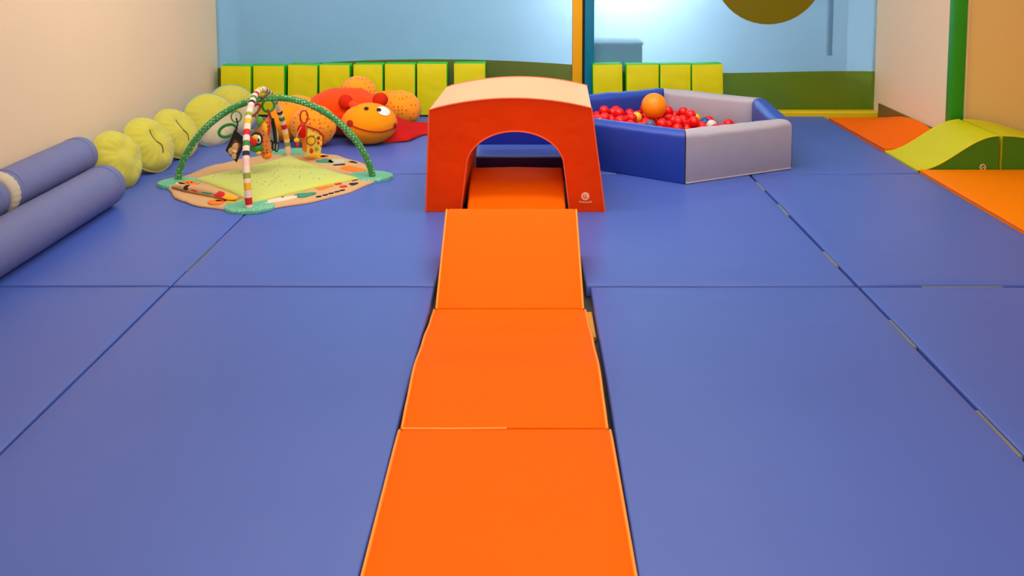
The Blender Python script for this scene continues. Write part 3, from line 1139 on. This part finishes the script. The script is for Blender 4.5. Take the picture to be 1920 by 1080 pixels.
# ------------------------------------------------------------------ play gym
GC = Vector((-1.47, 5.17, 0))
gym = thing('play_gym', 'baby play gym: printed mat under two crossed padded arches', 'play gym', (GC.x, GC.y, 0))
corners = [Vector(c) for c in ((-1.997, 5.038, 0.000), (-1.442, 4.566, 0.000), (-0.894, 5.177, 0.000), (-1.533, 5.789, 0.000))]


def blob_outline(cs, bulge, n=10, lobes=0.0):
    """closed outline through four corners with rounded ends"""
    out = []
    m = sum(cs, Vector((0, 0, 0))) / 4
    for k in range(4):
        A, B = cs[k], cs[(k + 1) % 4]
        e = (B - A)
        nn = Vector((e.y, -e.x, 0)).normalized()
        if nn.dot((A + B) / 2 - m) < 0:
            nn = -nn
        for i in range(n):
            u = i / n
            q = A + e * u
            out.append(q + nn * bulge * math.sin(PI * u) + nn * lobes * math.sin(u * PI * 7))
    return out


def flat_piece(name, outl, z0, z1, mat, parent, bev=0.004, puff=0.0):
    b = bmesh.new()
    m = sum(outl, Vector((0, 0, 0))) / len(outl)
    n = len(outl)
    rings = []
    for (k, zz) in ((1.0, z0), (1.0, (z0 + z1) / 2), (0.985, z1), (0.93, z1 + puff * 0.45), (0.8, z1 + puff * 0.8), (0.55, z1 + puff * 0.95), (0.25, z1 + puff)):
        ring = []
        for q in outl:
            w = m + (q - m) * k
            zz2 = zz + (0.006 * noise.noise(Vector((w.x * 7, w.y * 7, 1))) if puff and zz > z0 and k < 0.99 else 0)
            ring.append(b.verts.new((w.x, w.y, zz2)))
        rings.append(ring)
    for i in range(len(rings) - 1):
        for k in range(n):
            b.faces.new((rings[i][k], rings[i][(k + 1) % n], rings[i + 1][(k + 1) % n], rings[i + 1][k]))
    b.faces.new(rings[-1])
    b.faces.new(rings[0][::-1])
    return obj(name, b, mat, parent, sharp=70)


# teal corner lobes, beige printed border, green dotted cushion in the middle
for k, c in enumerate(corners):
    d = (c - GC).normalized()
    ctr = c - d * 0.015
    ol = [ctr + Vector((0.132 * math.cos(2 * PI * i / 24), 0.108 * math.sin(2 * PI * i / 24), 0)) for i in range(24)]
    flat_piece('corner_lobe', ol, 0.001, 0.017, 'gym_teal', gym, puff=0.002)
bord = [c + (c - GC).normalized() * 0.06 for c in corners]
border = flat_piece('border', blob_outline(bord, 0.115, 14, 0.006), 0.0015, 0.013, 'gym_border', gym, puff=0.003)
cc = [Vector(c) for c in ((-1.913, 5.080, 0.020), (-1.434, 4.604, 0.020), (-0.966, 5.092, 0.020), (-1.503, 5.634, 0.020))]
flat_piece('centre_cushion', blob_outline(cc, -0.022, 10), 0.014, 0.026, 'gym_center', gym, puff=0.018)
# printed motifs of the border
def motif(px, w, d, ang, mat, shape='oval', z=0.0185):
    c = Vector(px)
    b = bmesh.new()
    n = 14
    pts = []
    for i in range(n):
        a = 2 * PI * i / n
        if shape == 'oval':
            k = 1.0
        elif shape == 'leaf':
            k = 0.55 + 0.45 * abs(math.cos(a * 1.5))
        else:
            k = 1 / max(abs(math.cos(a)), abs(math.sin(a)))
        x, y = 1.25 * w * k * math.cos(a), 1.35 * d * k * math.sin(a)
        pts.append((c.x + x * math.cos(ang) - y * math.sin(ang), c.y + x * math.sin(ang) + y * math.cos(ang)))
    m = slab(pts, 0.012, z)
    return obj('printed_motif', m, mat, border, False)


A1, A2 = R(38), R(-40)
for args in (
    ((-1.923, 5.004, 0.000), 0.05, 0.03, A2, 'p_orange', 'box'), ((-1.974, 4.971, 0.000), 0.04, 0.03, A2, 'p_white', 'oval'),
    ((-1.728, 4.832, 0.000), 0.05, 0.02, A2, 'p_teal', 'leaf'), ((-1.615, 4.671, 0.000), 0.025, 0.03, A2, 'p_red', 'leaf'),
    ((-1.545, 4.651, 0.000), 0.07, 0.03, A2, 'p_yellow', 'leaf'), ((-1.641, 4.632, 0.000), 0.04, 0.025, A2, 'p_orange', 'oval'),
    ((-1.342, 4.760, 0.000), 0.07, 0.022, A1, 'p_lime', 'leaf'), ((-1.311, 4.681, 0.000), 0.085, 0.026, A1, 'p_white', 'oval'),
    ((-1.202, 4.770, 0.000), 0.055, 0.035, A1, 'p_teal', 'leaf'), ((-1.223, 4.906, 0.000), 0.05, 0.02, A1, 'p_yellow', 'oval'),
    ((-1.130, 4.917, 0.000), 0.05, 0.03, A1, 'p_orange', 'leaf'), ((-1.106, 5.061, 0.000), 0.016, 0.012, A1, 'p_red', 'box'),
    ((-1.064, 4.993, 0.000), 0.016, 0.012, A1, 'p_red', 'box'), ((-1.023, 4.938, 0.000), 0.016, 0.012, A1, 'p_red', 'box'),
    ((-0.976, 4.993, 0.000), 0.025, 0.018, A1, 'black', 'leaf'), ((-1.020, 5.095, 0.000), 0.05, 0.025, A1, 'p_lime', 'leaf'),
    ((-1.042, 5.324, 0.000), 0.075, 0.03, A2, 'p_orange', 'box'), ((-1.148, 5.427, 0.000), 0.03, 0.012, R(20), 'black', 'box'),
    ((-1.075, 5.493, 0.000), 0.035, 0.014, A2, 'black', 'leaf'), ((-1.255, 5.520, 0.000), 0.06, 0.04, A2, 'p_teal', 'leaf'),
    ((-1.181, 5.520, 0.000), 0.045, 0.04, A2, 'p_pale', 'oval'), ((-1.354, 5.658, 0.000), 0.06, 0.05, A2, 'p_yellow', 'oval'),
    ((-1.289, 5.644, 0.000), 0.02, 0.02, A2, 'p_red', 'oval'), ((-1.116, 4.740, 0.000), 0.012, 0.006, A1, 'black', 'box'), ((-1.088, 4.770, 0.000), 0.012, 0.006, A1, 'black', 'box'),
    ((-1.063, 4.801, 0.000), 0.012, 0.006, A1, 'black', 'box'), ((-1.037, 4.832, 0.000), 0.012, 0.006, A1, 'black', 'box'), ((-1.014, 4.863, 0.000), 0.012, 0.006, A1, 'black', 'box'),
    ((-1.911, 5.016, 0.000), 0.008, 0.005, A2, 'black', 'oval', 0.0195), ((-1.929, 5.004, 0.000), 0.008, 0.005, A2, 'black', 'oval', 0.0195),
    ((-1.899, 4.863, 0.000), 0.014, 0.01, A2, 'black', 'leaf'), ((-1.864, 4.863, 0.000), 0.014, 0.01, A2, 'black', 'leaf'),
    ((-0.988, 5.072, 0.000), 0.02, 0.012, A1, 'p_brown', 'leaf'), ((-1.308, 4.720, 0.000), 0.006, 0.006, A1, 'black', 'oval', 0.0195),
):
    motif(*args)
# the near left edge is folded over
F0, F1 = Vector((-1.966, 4.928, 0.000)), Vector((-1.517, 4.671, 0.000))
fold = []
for i in range(13):
    u = i / 12
    q = F0.lerp(F1, u)
    fold.append((q.x - 0.01, q.y - 0.01, 0.026 + 0.012 * math.sin(PI * u) + 0.004 * noise.noise(Vector((u * 6, 2, 3)))))
fb = tube(fold, lambda u: 0.014 + 0.02 * math.sin(PI * max(0.02, min(0.98, u))), 12)
for v in fb.verts:
    v.co.z = 0.02 + (v.co.z - 0.02) * 0.75
fo = obj('folded_edge', fb, 'gym_border', gym)
for u, cm, rx in ((0.27, 'black', 0.026), (0.42, 'p_red', 0.05), (0.58, 'p_teal', 0.075), (0.76, 'p_red', 0.045), (0.9, 'p_yellow', 0.06)):
    q = F0.lerp(F1, u)
    d = (F1 - F0).normalized()
    rm = Matrix.Rotation(math.atan2(d.y, d.x), 3, 'Z') @ Matrix.Rotation(R(38), 3, 'X')
    obj('printed_motif', ellipsoid((q.x - 0.022, q.y - 0.026, 0.031 + 0.013 * math.sin(PI * u)), (rx, 0.019, 0.005), 14, 8, rot=rm), cm, fo)

# arches
GL, GR = Vector((-2.012, 5.080, 0.020)), Vector((-0.896, 5.151, 0.020))
GF, GB = Vector((-1.433, 4.538, 0.020)), Vector((-1.528, 5.677, 0.020))


def arch(A, B, hgt, n=44, e=0.72, bow=0.0):
    pts = []
    for i in range(n + 1):
        a = PI * i / n
        u = -math.cos(a)
        z = hgt * max(0, 1 - u * u) ** e
        q = (A + B) / 2 + (B - A) / 2 * u
        pts.append(Vector((q.x + bow * math.sin(a) ** 1.2 if 0 < i < n else q.x, q.y, 0.018 + z)))
    return pts


ga = arch(GL, GR, 0.475, e=0.66)
obj('green_arch', tube(ga, 0.0195, 12), 'gym_green', gym)['label'] = 'green dotted padded arch'
sa = arch(GF, GB, 0.515, e=0.48, bow=-0.06)
obj('striped_arch', tube(sa, 0.0185, 12, uv=True), 'stripes', gym)['label'] = 'cream arch with coloured stripes'
mid = Vector(sa[22])
obj('crossing_tie', tube([mid + Vector((0.05, 0, -0.02)), mid + Vector((0.03, -0.02, -0.035)), mid + Vector((0.01, 0, -0.05))], 0.008, 8), 'p_brown', gym)


# hanging toys
def ring(name, label, c, r1, r2, th, a1, a2, mat, group=None):
    o = obj(name, tube(ring_pts(c, r1, r2, a1, a2), th, 8, True), mat, origin=c)
    return tag(o, label, 'ring', group)


YB = 5.12
ring('link_ring', 'small lime link ring hanging from the left of the green arch', (-1.684, 5.140, 0.376), 0.028, 0.033, 0.005, (1, 0.2, 0), (0, 0, 1), 'ring_lime')
ring('teether_ring', 'large green teether ring behind the hanging cloth book', (-1.743, 5.160, 0.289), 0.052, 0.036, 0.009, (1, 0.1, 0.25), (-0.2, 0.5, 1), 'ring_green')
ring('link_ring', 'red link ring beside the top of the striped arch', (-1.580, 5.150, 0.412), 0.045, 0.022, 0.007, (0.7, 0.2, 0.75), (-0.6, 0.3, 0.6), 'ring_red')
ring('link_ring', 'dark green link ring just right of the striped arch top', (-1.504, 5.170, 0.436), 0.034, 0.036, 0.007, (1, 0.4, 0), (0, 0, 1), 'ring_green')
ring('link_ring', 'lime link ring hanging behind the striped front leg', (-1.588, 5.140, 0.338), 0.03, 0.045, 0.006, (1, 0.5, 0), (0, 0, 1), 'ring_lime')
ring('link_ring', 'oval red link ring above the orange house toy', (-1.303, 5.200, 0.364), 0.022, 0.038, 0.005, (1, 0.2, 0), (0, 0, 1), 'ring_red')

# cloth book: leaning square block with picture face
def cloth_book():
    quad = [Vector(q) for q in ((-1.679, 5.100, 0.308), (-1.742, 5.120, 0.181), (-1.668, 5.080, 0.121), (-1.603, 5.060, 0.258))]
    t = thing('cloth_book', 'black and cream cloth book with animal picture hanging from the green arch', 'toy', tuple(sum(quad, Vector()) / 4))
    nrm = (quad[1] - quad[0]).cross(quad[3] - quad[0]).normalized()
    if nrm.y > 0:
        nrm = -nrm
    def slabq(qs, th0, th1):
        b = bmesh.new()
        A = [b.verts.new(q + nrm * th0) for q in qs]
        B = [b.verts.new(q + nrm * th1) for q in qs]
        b.faces.new(A); b.faces.new(B[::-1])
        for i in range(4):
            b.faces.new((A[i], B[i], B[(i + 1) % 4], A[(i + 1) % 4]))
        return b
    lft = Vector((-0.016, 0.02, -0.002))
    obj('back_cover', slabq([q + lft for q in quad], -0.012, -0.006), 'cream', t, False)
    obj('pages', slabq([q + lft * 0.5 for q in quad], -0.006, -0.001), 'p_brown', t, False)
    fc = obj('front_cover', slabq(quad, 0.0, 0.005), 'black', t, False)
    def P(u, v):
        return quad[0] * (1 - u) * (1 - v) + quad[1] * (1 - u) * v + quad[2] * u * v + quad[3] * u * (1 - v)
    obj('picture', slabq([P(0.28, 0.3), P(0.2, 0.98), P(0.78, 0.98), P(0.85, 0.3)], 0.0052, 0.006), 'p_brown', fc, False)
    for (u, v, ru, rv, mt) in ((0.62, 0.5, 0.026, 0.024, 'p_skin'), (0.66, 0.64, 0.02, 0.016, 'p_white'), (0.42, 0.8, 0.02, 0.022, 'p_skin'), (0.75, 0.86, 0.018, 0.018, 'p_skin')):
        c0 = P(u, v) + nrm * 0.007
        b = ellipsoid(c0, (ru, 0.004, rv), 14, 8)
        obj('picture_patch', b, mt, fc)
    b = tube([quad[0] + Vector((0.004, 0, -0.004)), Vector((-1.669, 5.120, 0.339)), Vector((-1.684, 5.140, 0.366))], 0.0045, 6)
    obj('strap', b, 'black', t)


cloth_book()


def toucan():
    c = Vector((-1.550, 5.080, 0.259))
    t = thing('toucan_toy', 'small toucan-like plush bird with red and yellow face hanging in the gym', 'toy', tuple(c))
    obj('head', ellipsoid(c, (0.036, 0.03, 0.04), 18, 12), 'black', t)
    obj('beak', ellipsoid(c + Vector((-0.012, -0.02, -0.008)), (0.026, 0.024, 0.03), 16, 10), 'p_red', t)
    obj('beak_top', ellipsoid(c + Vector((0.002, -0.023, 0.014)), (0.02, 0.018, 0.016), 14, 8), 'p_yellow', t)
    obj('eye_patch', ellipsoid(c + Vector((0.019, -0.024, 0.002)), (0.013, 0.01, 0.024), 14, 10), 'eye_white', t)
    obj('pupil', ellipsoid(c + Vector((0.021, -0.033, -0.002)), (0.006, 0.004, 0.012), 10, 8), 'black', t)
    obj('body', ellipsoid(c + Vector((-0.005, 0, -0.055)), (0.04, 0.03, 0.026), 16, 10), 'ring_green', t)
    obj('foot', ellipsoid(c + Vector((0.012, -0.012, -0.08)), (0.016, 0.012, 0.012), 12, 8), 'p_yellow', t)
    obj('hanger', tube([c + Vector((0, 0, 0.035)), Vector((-1.576, 5.120, 0.314))], 0.003, 6), 'ring_red', t)


toucan()


def giraffe():
    t = thing('giraffe_toy', 'long orange spotted giraffe-like plush hanging head down in the gym', 'toy', (-1.524, 5.150, 0.142))
    P0 = [Vector((-1.512, 5.160, 0.362)), Vector((-1.520, 5.150, 0.307)), Vector((-1.534, 5.140, 0.252)), Vector((-1.523, 5.140, 0.195)), Vector((-1.511, 5.140, 0.154))]
    obj('body', tube(P0, lambda u: 0.026 + 0.014 * math.sin(PI * u * 0.9), 14), 'giraffe', t)
    obj('snout', ellipsoid(P0[-1] + Vector((0.002, -0.006, -0.004)), (0.03, 0.026, 0.026), 16, 10), 'p_orange', t)
    obj('belly_patch', ellipsoid(P0[1] + Vector((0.004, -0.028, 0)), (0.018, 0.008, 0.04), 12, 10), 'p_yellow', t)
    obj('leaf_wing', ellipsoid(Vector((-1.547, 5.130, 0.356)), (0.022, 0.01, 0.026), 12, 8), 'ring_lime', t)
    obj('leg', tube([P0[1] + Vector((-0.02, 0, 0.01)), P0[1] + Vector((-0.042, -0.01, -0.02))], 0.01, 8), 'giraffe', t)
    obj('leg', tube([P0[3] + Vector((-0.02, 0, 0.01)), P0[3] + Vector((-0.05, -0.01, 0.0))], 0.01, 8), 'giraffe', t)
    obj('ribbon', tube([Vector((-1.506, 5.165, 0.415)), Vector((-1.490, 5.150, 0.364)), Vector((-1.487, 5.120, 0.282))], 0.006, 6), 'ring_red', t)


giraffe()


def crinkle():
    t = thing('crinkle_toy', 'flat cloth toy with black and pale stripes hanging right of the giraffe', 'toy', (-1.487, 5.200, 0.168))
    pts = [Vector((-1.492, 5.190, 0.363)), Vector((-1.457, 5.190, 0.254)), Vector((-1.463, 5.190, 0.158)), Vector((-1.507, 5.190, 0.164)), Vector((-1.514, 5.190, 0.267))]
    b = bmesh.new()
    A = [b.verts.new(q) for q in pts]
    B = [b.verts.new(q + Vector((0, 0.014, 0))) for q in pts]
    b.faces.new(A); b.faces.new(B[::-1])
    for i in range(5):
        b.faces.new((A[i], B[i], B[(i + 1) % 5], A[(i + 1) % 5]))
    obj('cloth', b, 'p_pale', t, False)
    obj('stripe', tube([Vector((-1.486, 5.180, 0.358)), Vector((-1.475, 5.180, 0.301)), Vector((-1.468, 5.180, 0.211))], 0.011, 8), 'black', t)
    for (px) in ((-1.497, 5.180, 0.198), (-1.478, 5.180, 0.195), (-1.462, 5.180, 0.186)):
        q = Vector(px)
        obj('loop', tube(ring_pts(q, 0.009, 0.028, (1, 0.3, 0), (0.1, 0, 1), 16), 0.0035, 6, True), 'black', t)
    obj('hanger', tube([Vector((-1.491, 5.185, 0.357)), Vector((-1.498, 5.170, 0.398))], 0.003, 6), 'black', t)


crinkle()


def house_toy():
    base = Vector((-1.340, 5.560, 0.055))
    t = thing('house_toy', 'orange and yellow printed house-shaped soft block at the back of the gym mat', 'toy', tuple(base))
    yb = 5.56
    # printed front (pentagon turned a little), orange side, red roof edge
    f = [Vector(q) for q in ((-1.363, 5.500, 0.073), (-1.293, 5.560, 0.059), (-1.278, 5.580, 0.164), (-1.305, 5.550, 0.205), (-1.356, 5.500, 0.240))]
    dpt = Vector((-0.05, 0.075, 0))
    b = bmesh.new()
    A = [b.verts.new(q) for q in f]
    b.faces.new(A)
    B = [b.verts.new(q + Vector((-0.004, 0.01, 0))) for q in f]
    b.faces.new(B[::-1])
    for i in range(5):
        b.faces.new((A[i], B[i], B[(i + 1) % 5], A[(i + 1) % 5]))
    obj('front_panel', b, 'house', t, False)
    b = bmesh.new()
    A = [b.verts.new(q + Vector((-0.004, 0.01, 0))) for q in f]
    B = [b.verts.new(q + dpt) for q in f]
    b.faces.new(A); b.faces.new(B[::-1])
    for i in range(5):
        b.faces.new((A[i], B[i], B[(i + 1) % 5], A[(i + 1) % 5]))
    obj('body', b, 'p_orange', t, False)
    off = Vector((0.0, -0.006, 0.004))
    obj('roof_edge', tube([f[4] + off, f[3] + off, f[2] + off, f[2] + off + Vector((0.004, 0, -0.05))], 0.006, 8), 'ring_red', t)
    m = Vector((-1.337, 5.510, 0.153))
    obj('picture_patch', ellipsoid(m + Vector((0, -0.004, 0)), (0.026, 0.006, 0.03), 14, 10), 'p_yellow', t)
    obj('picture_ring', tube(ring_pts(m + Vector((0, -0.012, 0)), 0.026, 0.03, (1, 0.3, 0), (0, 0, 1), 18), 0.003, 6, True), 'p_brown', t)
    obj('picture_patch', ellipsoid(Vector((-1.336, 5.500, 0.087)), (0.012, 0.006, 0.018), 12, 8), 'p_red', t)
    obj('picture_patch', ellipsoid(Vector((-1.298, 5.530, 0.131)), (0.008, 0.005, 0.012), 12, 8), 'p_red', t)
    obj('picture_patch', ellipsoid(Vector((-1.309, 5.530, 0.093)), (0.012, 0.005, 0.012), 12, 8), 'ring_lime', t)
    obj('picture_patch', ellipsoid(Vector((-1.297, 5.530, 0.162)), (0.012, 0.005, 0.012), 12, 8), 'p_brown', t)
    obj('hanger', tube([f[4] + Vector((-0.006, 0.005, 0)), Vector((-1.326, 5.300, 0.288)), Vector((-1.303, 5.200, 0.329))], 0.004, 6), 'ring_red', t)
    # trunk-like flap with a small tassel
    q = Vector((-1.403, 5.540, 0.204))
    obj('round_flap', ellipsoid(q, (0.03, 0.012, 0.045), 16, 12), 'cape_red', t)
    obj('cord', tube([q + Vector((0, -0.01, 0.03)), Vector((-1.420, 5.500, 0.199)), Vector((-1.428, 5.500, 0.165))], 0.003, 6), 'p_skin', t)
    obj('tassel', ellipsoid(Vector((-1.428, 5.500, 0.155)), (0.018, 0.01, 0.014), 12, 8), 'p_yellow', t)
    obj('tassel', ellipsoid(Vector((-1.422, 5.500, 0.128)), (0.010, 0.008, 0.016), 12, 8), 'p_red', t)


house_toy()


# ------------------------------------------------------------------ big plush animal lying by the pads
def plush():
    t = thing('plush_animal', 'big orange plush animal with smiling face lying against the wall pads', 'plush toy', (-1.2, 6.4, 0))
    bc = Vector((-1.316, 6.420, 0.109))
    obj('body', ellipsoid((bc.x, bc.y, 0.165), (0.285, 0.27, 0.168), 40, 26, 0.06, 2.2), 'plush_red', t, sharp=180)
    # limbs: plain paw and dotted sole
    def paw(px, s, rot=None, dots=None, name='paw', mat='plush_orange'):
        c = Vector(px)
        o = obj(name, ellipsoid(c, s, 32, 20, 0.05, 2.5, rot), mat, t, sharp=180)
        return o
    # left arm reaching out
    a = Vector((-1.684, 6.180, 0.130))
    obj('arm', ellipsoid((a.x, a.y, 0.128), (0.125, 0.13, 0.126), 32, 20, 0.06, 2.5), 'plush_orange', t, sharp=180)
    a2 = Vector((-1.651, 6.380, 0.172))
    obj('shoulder', ellipsoid((a2.x, a2.y, 0.175), (0.16, 0.13, 0.11), 32, 20, 0.05, 2.5), 'plush_dots', t, sharp=180)
    f1 = Vector((-1.435, 5.980, 0.120))
    obj('foot', ellipsoid((f1.x, f1.y, 0.15), (0.155, 0.11, 0.15), 32, 20, 0.05, 2.5, Matrix.Rotation(R(12), 3, 'X')), 'plush_dots', t, sharp=180)
    f2 = Vector((-1.265, 6.720, 0.213))
    obj('foot', ellipsoid((f2.x, f2.y, 0.24), (0.14, 0.13, 0.135), 32, 20, 0.05, 2.5), 'plush_dots', t, sharp=180)
    obj('leg', ellipsoid((f2.x, f2.y - 0.06, 0.13), (0.13, 0.16, 0.13), 28, 18), 'plush_orange', t, sharp=180)
    f3 = Vector((-0.923, 6.620, 0.138))
    obj('foot', ellipsoid((f3.x, f3.y, 0.145), (0.15, 0.13, 0.135), 32, 20, 0.05, 2.5, Matrix.Rotation(R(16), 3, 'Y')), 'plush_dots', t, sharp=180)
    obj('leg', ellipsoid((f3.x - 0.1, f3.y + 0.05, 0.15), (0.13, 0.12, 0.125), 28, 18, 0.04), 'plush_orange', t, sharp=180)
    # head
    hc = Vector((-1.074, 6.080, 0.144))
    hc.z = 0.142
    hs = (0.194, 0.165, 0.142)
    tilt = Matrix.Rotation(R(4), 3, 'Y')
    head = obj('head', ellipsoid(hc, hs, 44, 30, 0.0, 1.8, None), 'plush_orange', t, sharp=180)
    eye = Vector((0, 0, 1.4))
    HP = Vector((-1.074, 6.080, 0.144))
    S = (6.08 * 0.9962 + 0.122) / 1671
    def on(q, lift=0.0):
        """point of the head's surface that the photograph shows at offset q from the head's middle"""
        p1_ = Vector((HP.x + q[0], HP.y, HP.z + q[1]))
        d = (p1_ - eye).normalized()
        o_ = eye - hc
        iv = Vector((1 / hs[0], 1 / hs[1], 1 / hs[2]))
        dd, oo = d * 1, o_ * 1
        for k in range(3):
            dd[k] *= iv[k]
            oo[k] *= iv[k]
        A_, B_, C_ = dd.dot(dd), dd.dot(oo), oo.dot(oo) - 1
        disc = max(0.0, B_ * B_ - A_ * C_)
        hit = o_ + d * ((-B_ - math.sqrt(disc)) / A_)
        nrm = Vector((hit.x * iv[0] ** 2, hit.y * iv[1] ** 2, hit.z * iv[2] ** 2)).normalized()
        return hc + hit + nrm * lift
    def off(u, v):
        return ((u - 692) * S, (231 - v) * S)
    def patch(u, v, ru, rv, mat, name, lift=0.002, rot=0):
        dx, dz = off(u, v)
        b = bmesh.new()
        n = 22
        rings_ = []
        for kk in (1.0, 0.7, 0.35):
            rg = []
            for i in range(n):
                a = 2 * PI * i / n
                x, z = ru * kk * math.cos(a), rv * kk * math.sin(a)
                rg.append(b.verts.new(on((dx + x * math.cos(rot) - z * math.sin(rot), dz + x * math.sin(rot) + z * math.cos(rot)), lift + 0.004 * (1 - kk))))
            rings_.append(rg)
        for q in range(2):
            for i in range(n):
                b.faces.new((rings_[q][i], rings_[q][(i + 1) % n], rings_[q + 1][(i + 1) % n], rings_[q + 1][i]))
        b.faces.new(rings_[2])
        return obj(name, b, mat, head, sharp=180)
    patch(719, 209, 0.046, 0.029, 'eye_white', 'eye_patch', 0.005, R(-22))
    patch(710, 207.5, 0.016, 0.0105, 'black', 'pupil', 0.011, R(-8))
    patch(687.5, 204.5, 0.016, 0.0105, 'black', 'pupil', 0.007)
    patch(657, 231.5, 0.022, 0.023, 'mouth_red', 'cheek', 0.006)
    patch(739.5, 236, 0.011, 0.02, 'mouth_red', 'cheek', 0.006)
    pts = [on(off(u, v), 0.004) for u, v in ((659, 235), (668, 239), (678, 242.5), (690, 245.5), (702, 247), (714, 247), (724, 245), (732, 242.5), (739, 239))]
    obj('mouth', tube(pts, 0.0042, 6), 'mouth_red', head)
    e1 = Vector((-1.250, 6.160, 0.278))
    obj('ear', ellipsoid(e1, (0.05, 0.045, 0.052), 24, 16, 0.04), 'plush_ear', t, sharp=180)
    obj('ear_stalk', tube([e1 + Vector((0.03, -0.005, -0.01)), hc + Vector((-0.075, -0.01, 0.11))], 0.025, 12), 'plush_red', t)
    e2 = Vector((-1.007, 6.160, 0.293))
    obj('ear', ellipsoid(e2, (0.054, 0.05, 0.05), 24, 16, 0.04), 'plush_ear', t, sharp=180)
    # red cape spread on the mat to the right
    c0 = [Vector(q) for q in ((-0.929, 6.250, 0.143), (-0.904, 6.450, 0.103), (-0.752, 6.420, 0.053), (-0.688, 6.400, 0.054), (-0.682, 6.340, 0.031), (-0.777, 6.300, 0.017), (-0.852, 6.200, 0.008), (-0.923, 6.150, 0.038))]
    b = bmesh.new()
    na, nb = 16, 8
    g = []
    top = [Vector((hc.x + 0.11, 6.12, 0.06)), Vector((hc.x + 0.12, 6.32, 0.16)), Vector((-0.85, 6.47, 0.07)), Vector((-0.60, 6.62, 0.03))]
    bot = [Vector((hc.x + 0.10, 6.06, 0.012)), Vector((hc.x + 0.27, 6.13, 0.010)), Vector((-0.74, 6.31, 0.010)), Vector((-0.58, 6.45, 0.008))]
    def poly(ps, u):
        s = u * (len(ps) - 1)
        i = min(len(ps) - 2, int(s))
        return ps[i].lerp(ps[i + 1], s - i)
    for i in range(na + 1):
        u = i / na
        row = []
        for j in range(nb + 1):
            v = j / nb
            q = poly(bot, u).lerp(poly(top, u), v)
            q.z += 0.014 * math.sin(v * 9 + u * 3) * (1 - abs(2 * v - 1)) * (1 - u * 0.5) + 0.004
            q.z = max(0.006, q.z)
            row.append(b.verts.new(q))
        g.append(row)
    for i in range(na):
        for j in range(nb):
            b.faces.new((g[i][j], g[i + 1][j], g[i + 1][j + 1], g[i][j + 1]))
    r = bmesh.ops.extrude_face_region(b, geom=b.faces[:])
    for v in [x for x in r['geom'] if isinstance(x, bmesh.types.BMVert)]:
        v.co.z -= 0.004
    obj('cape', b, 'cape_red', t, sharp=70)


plush()
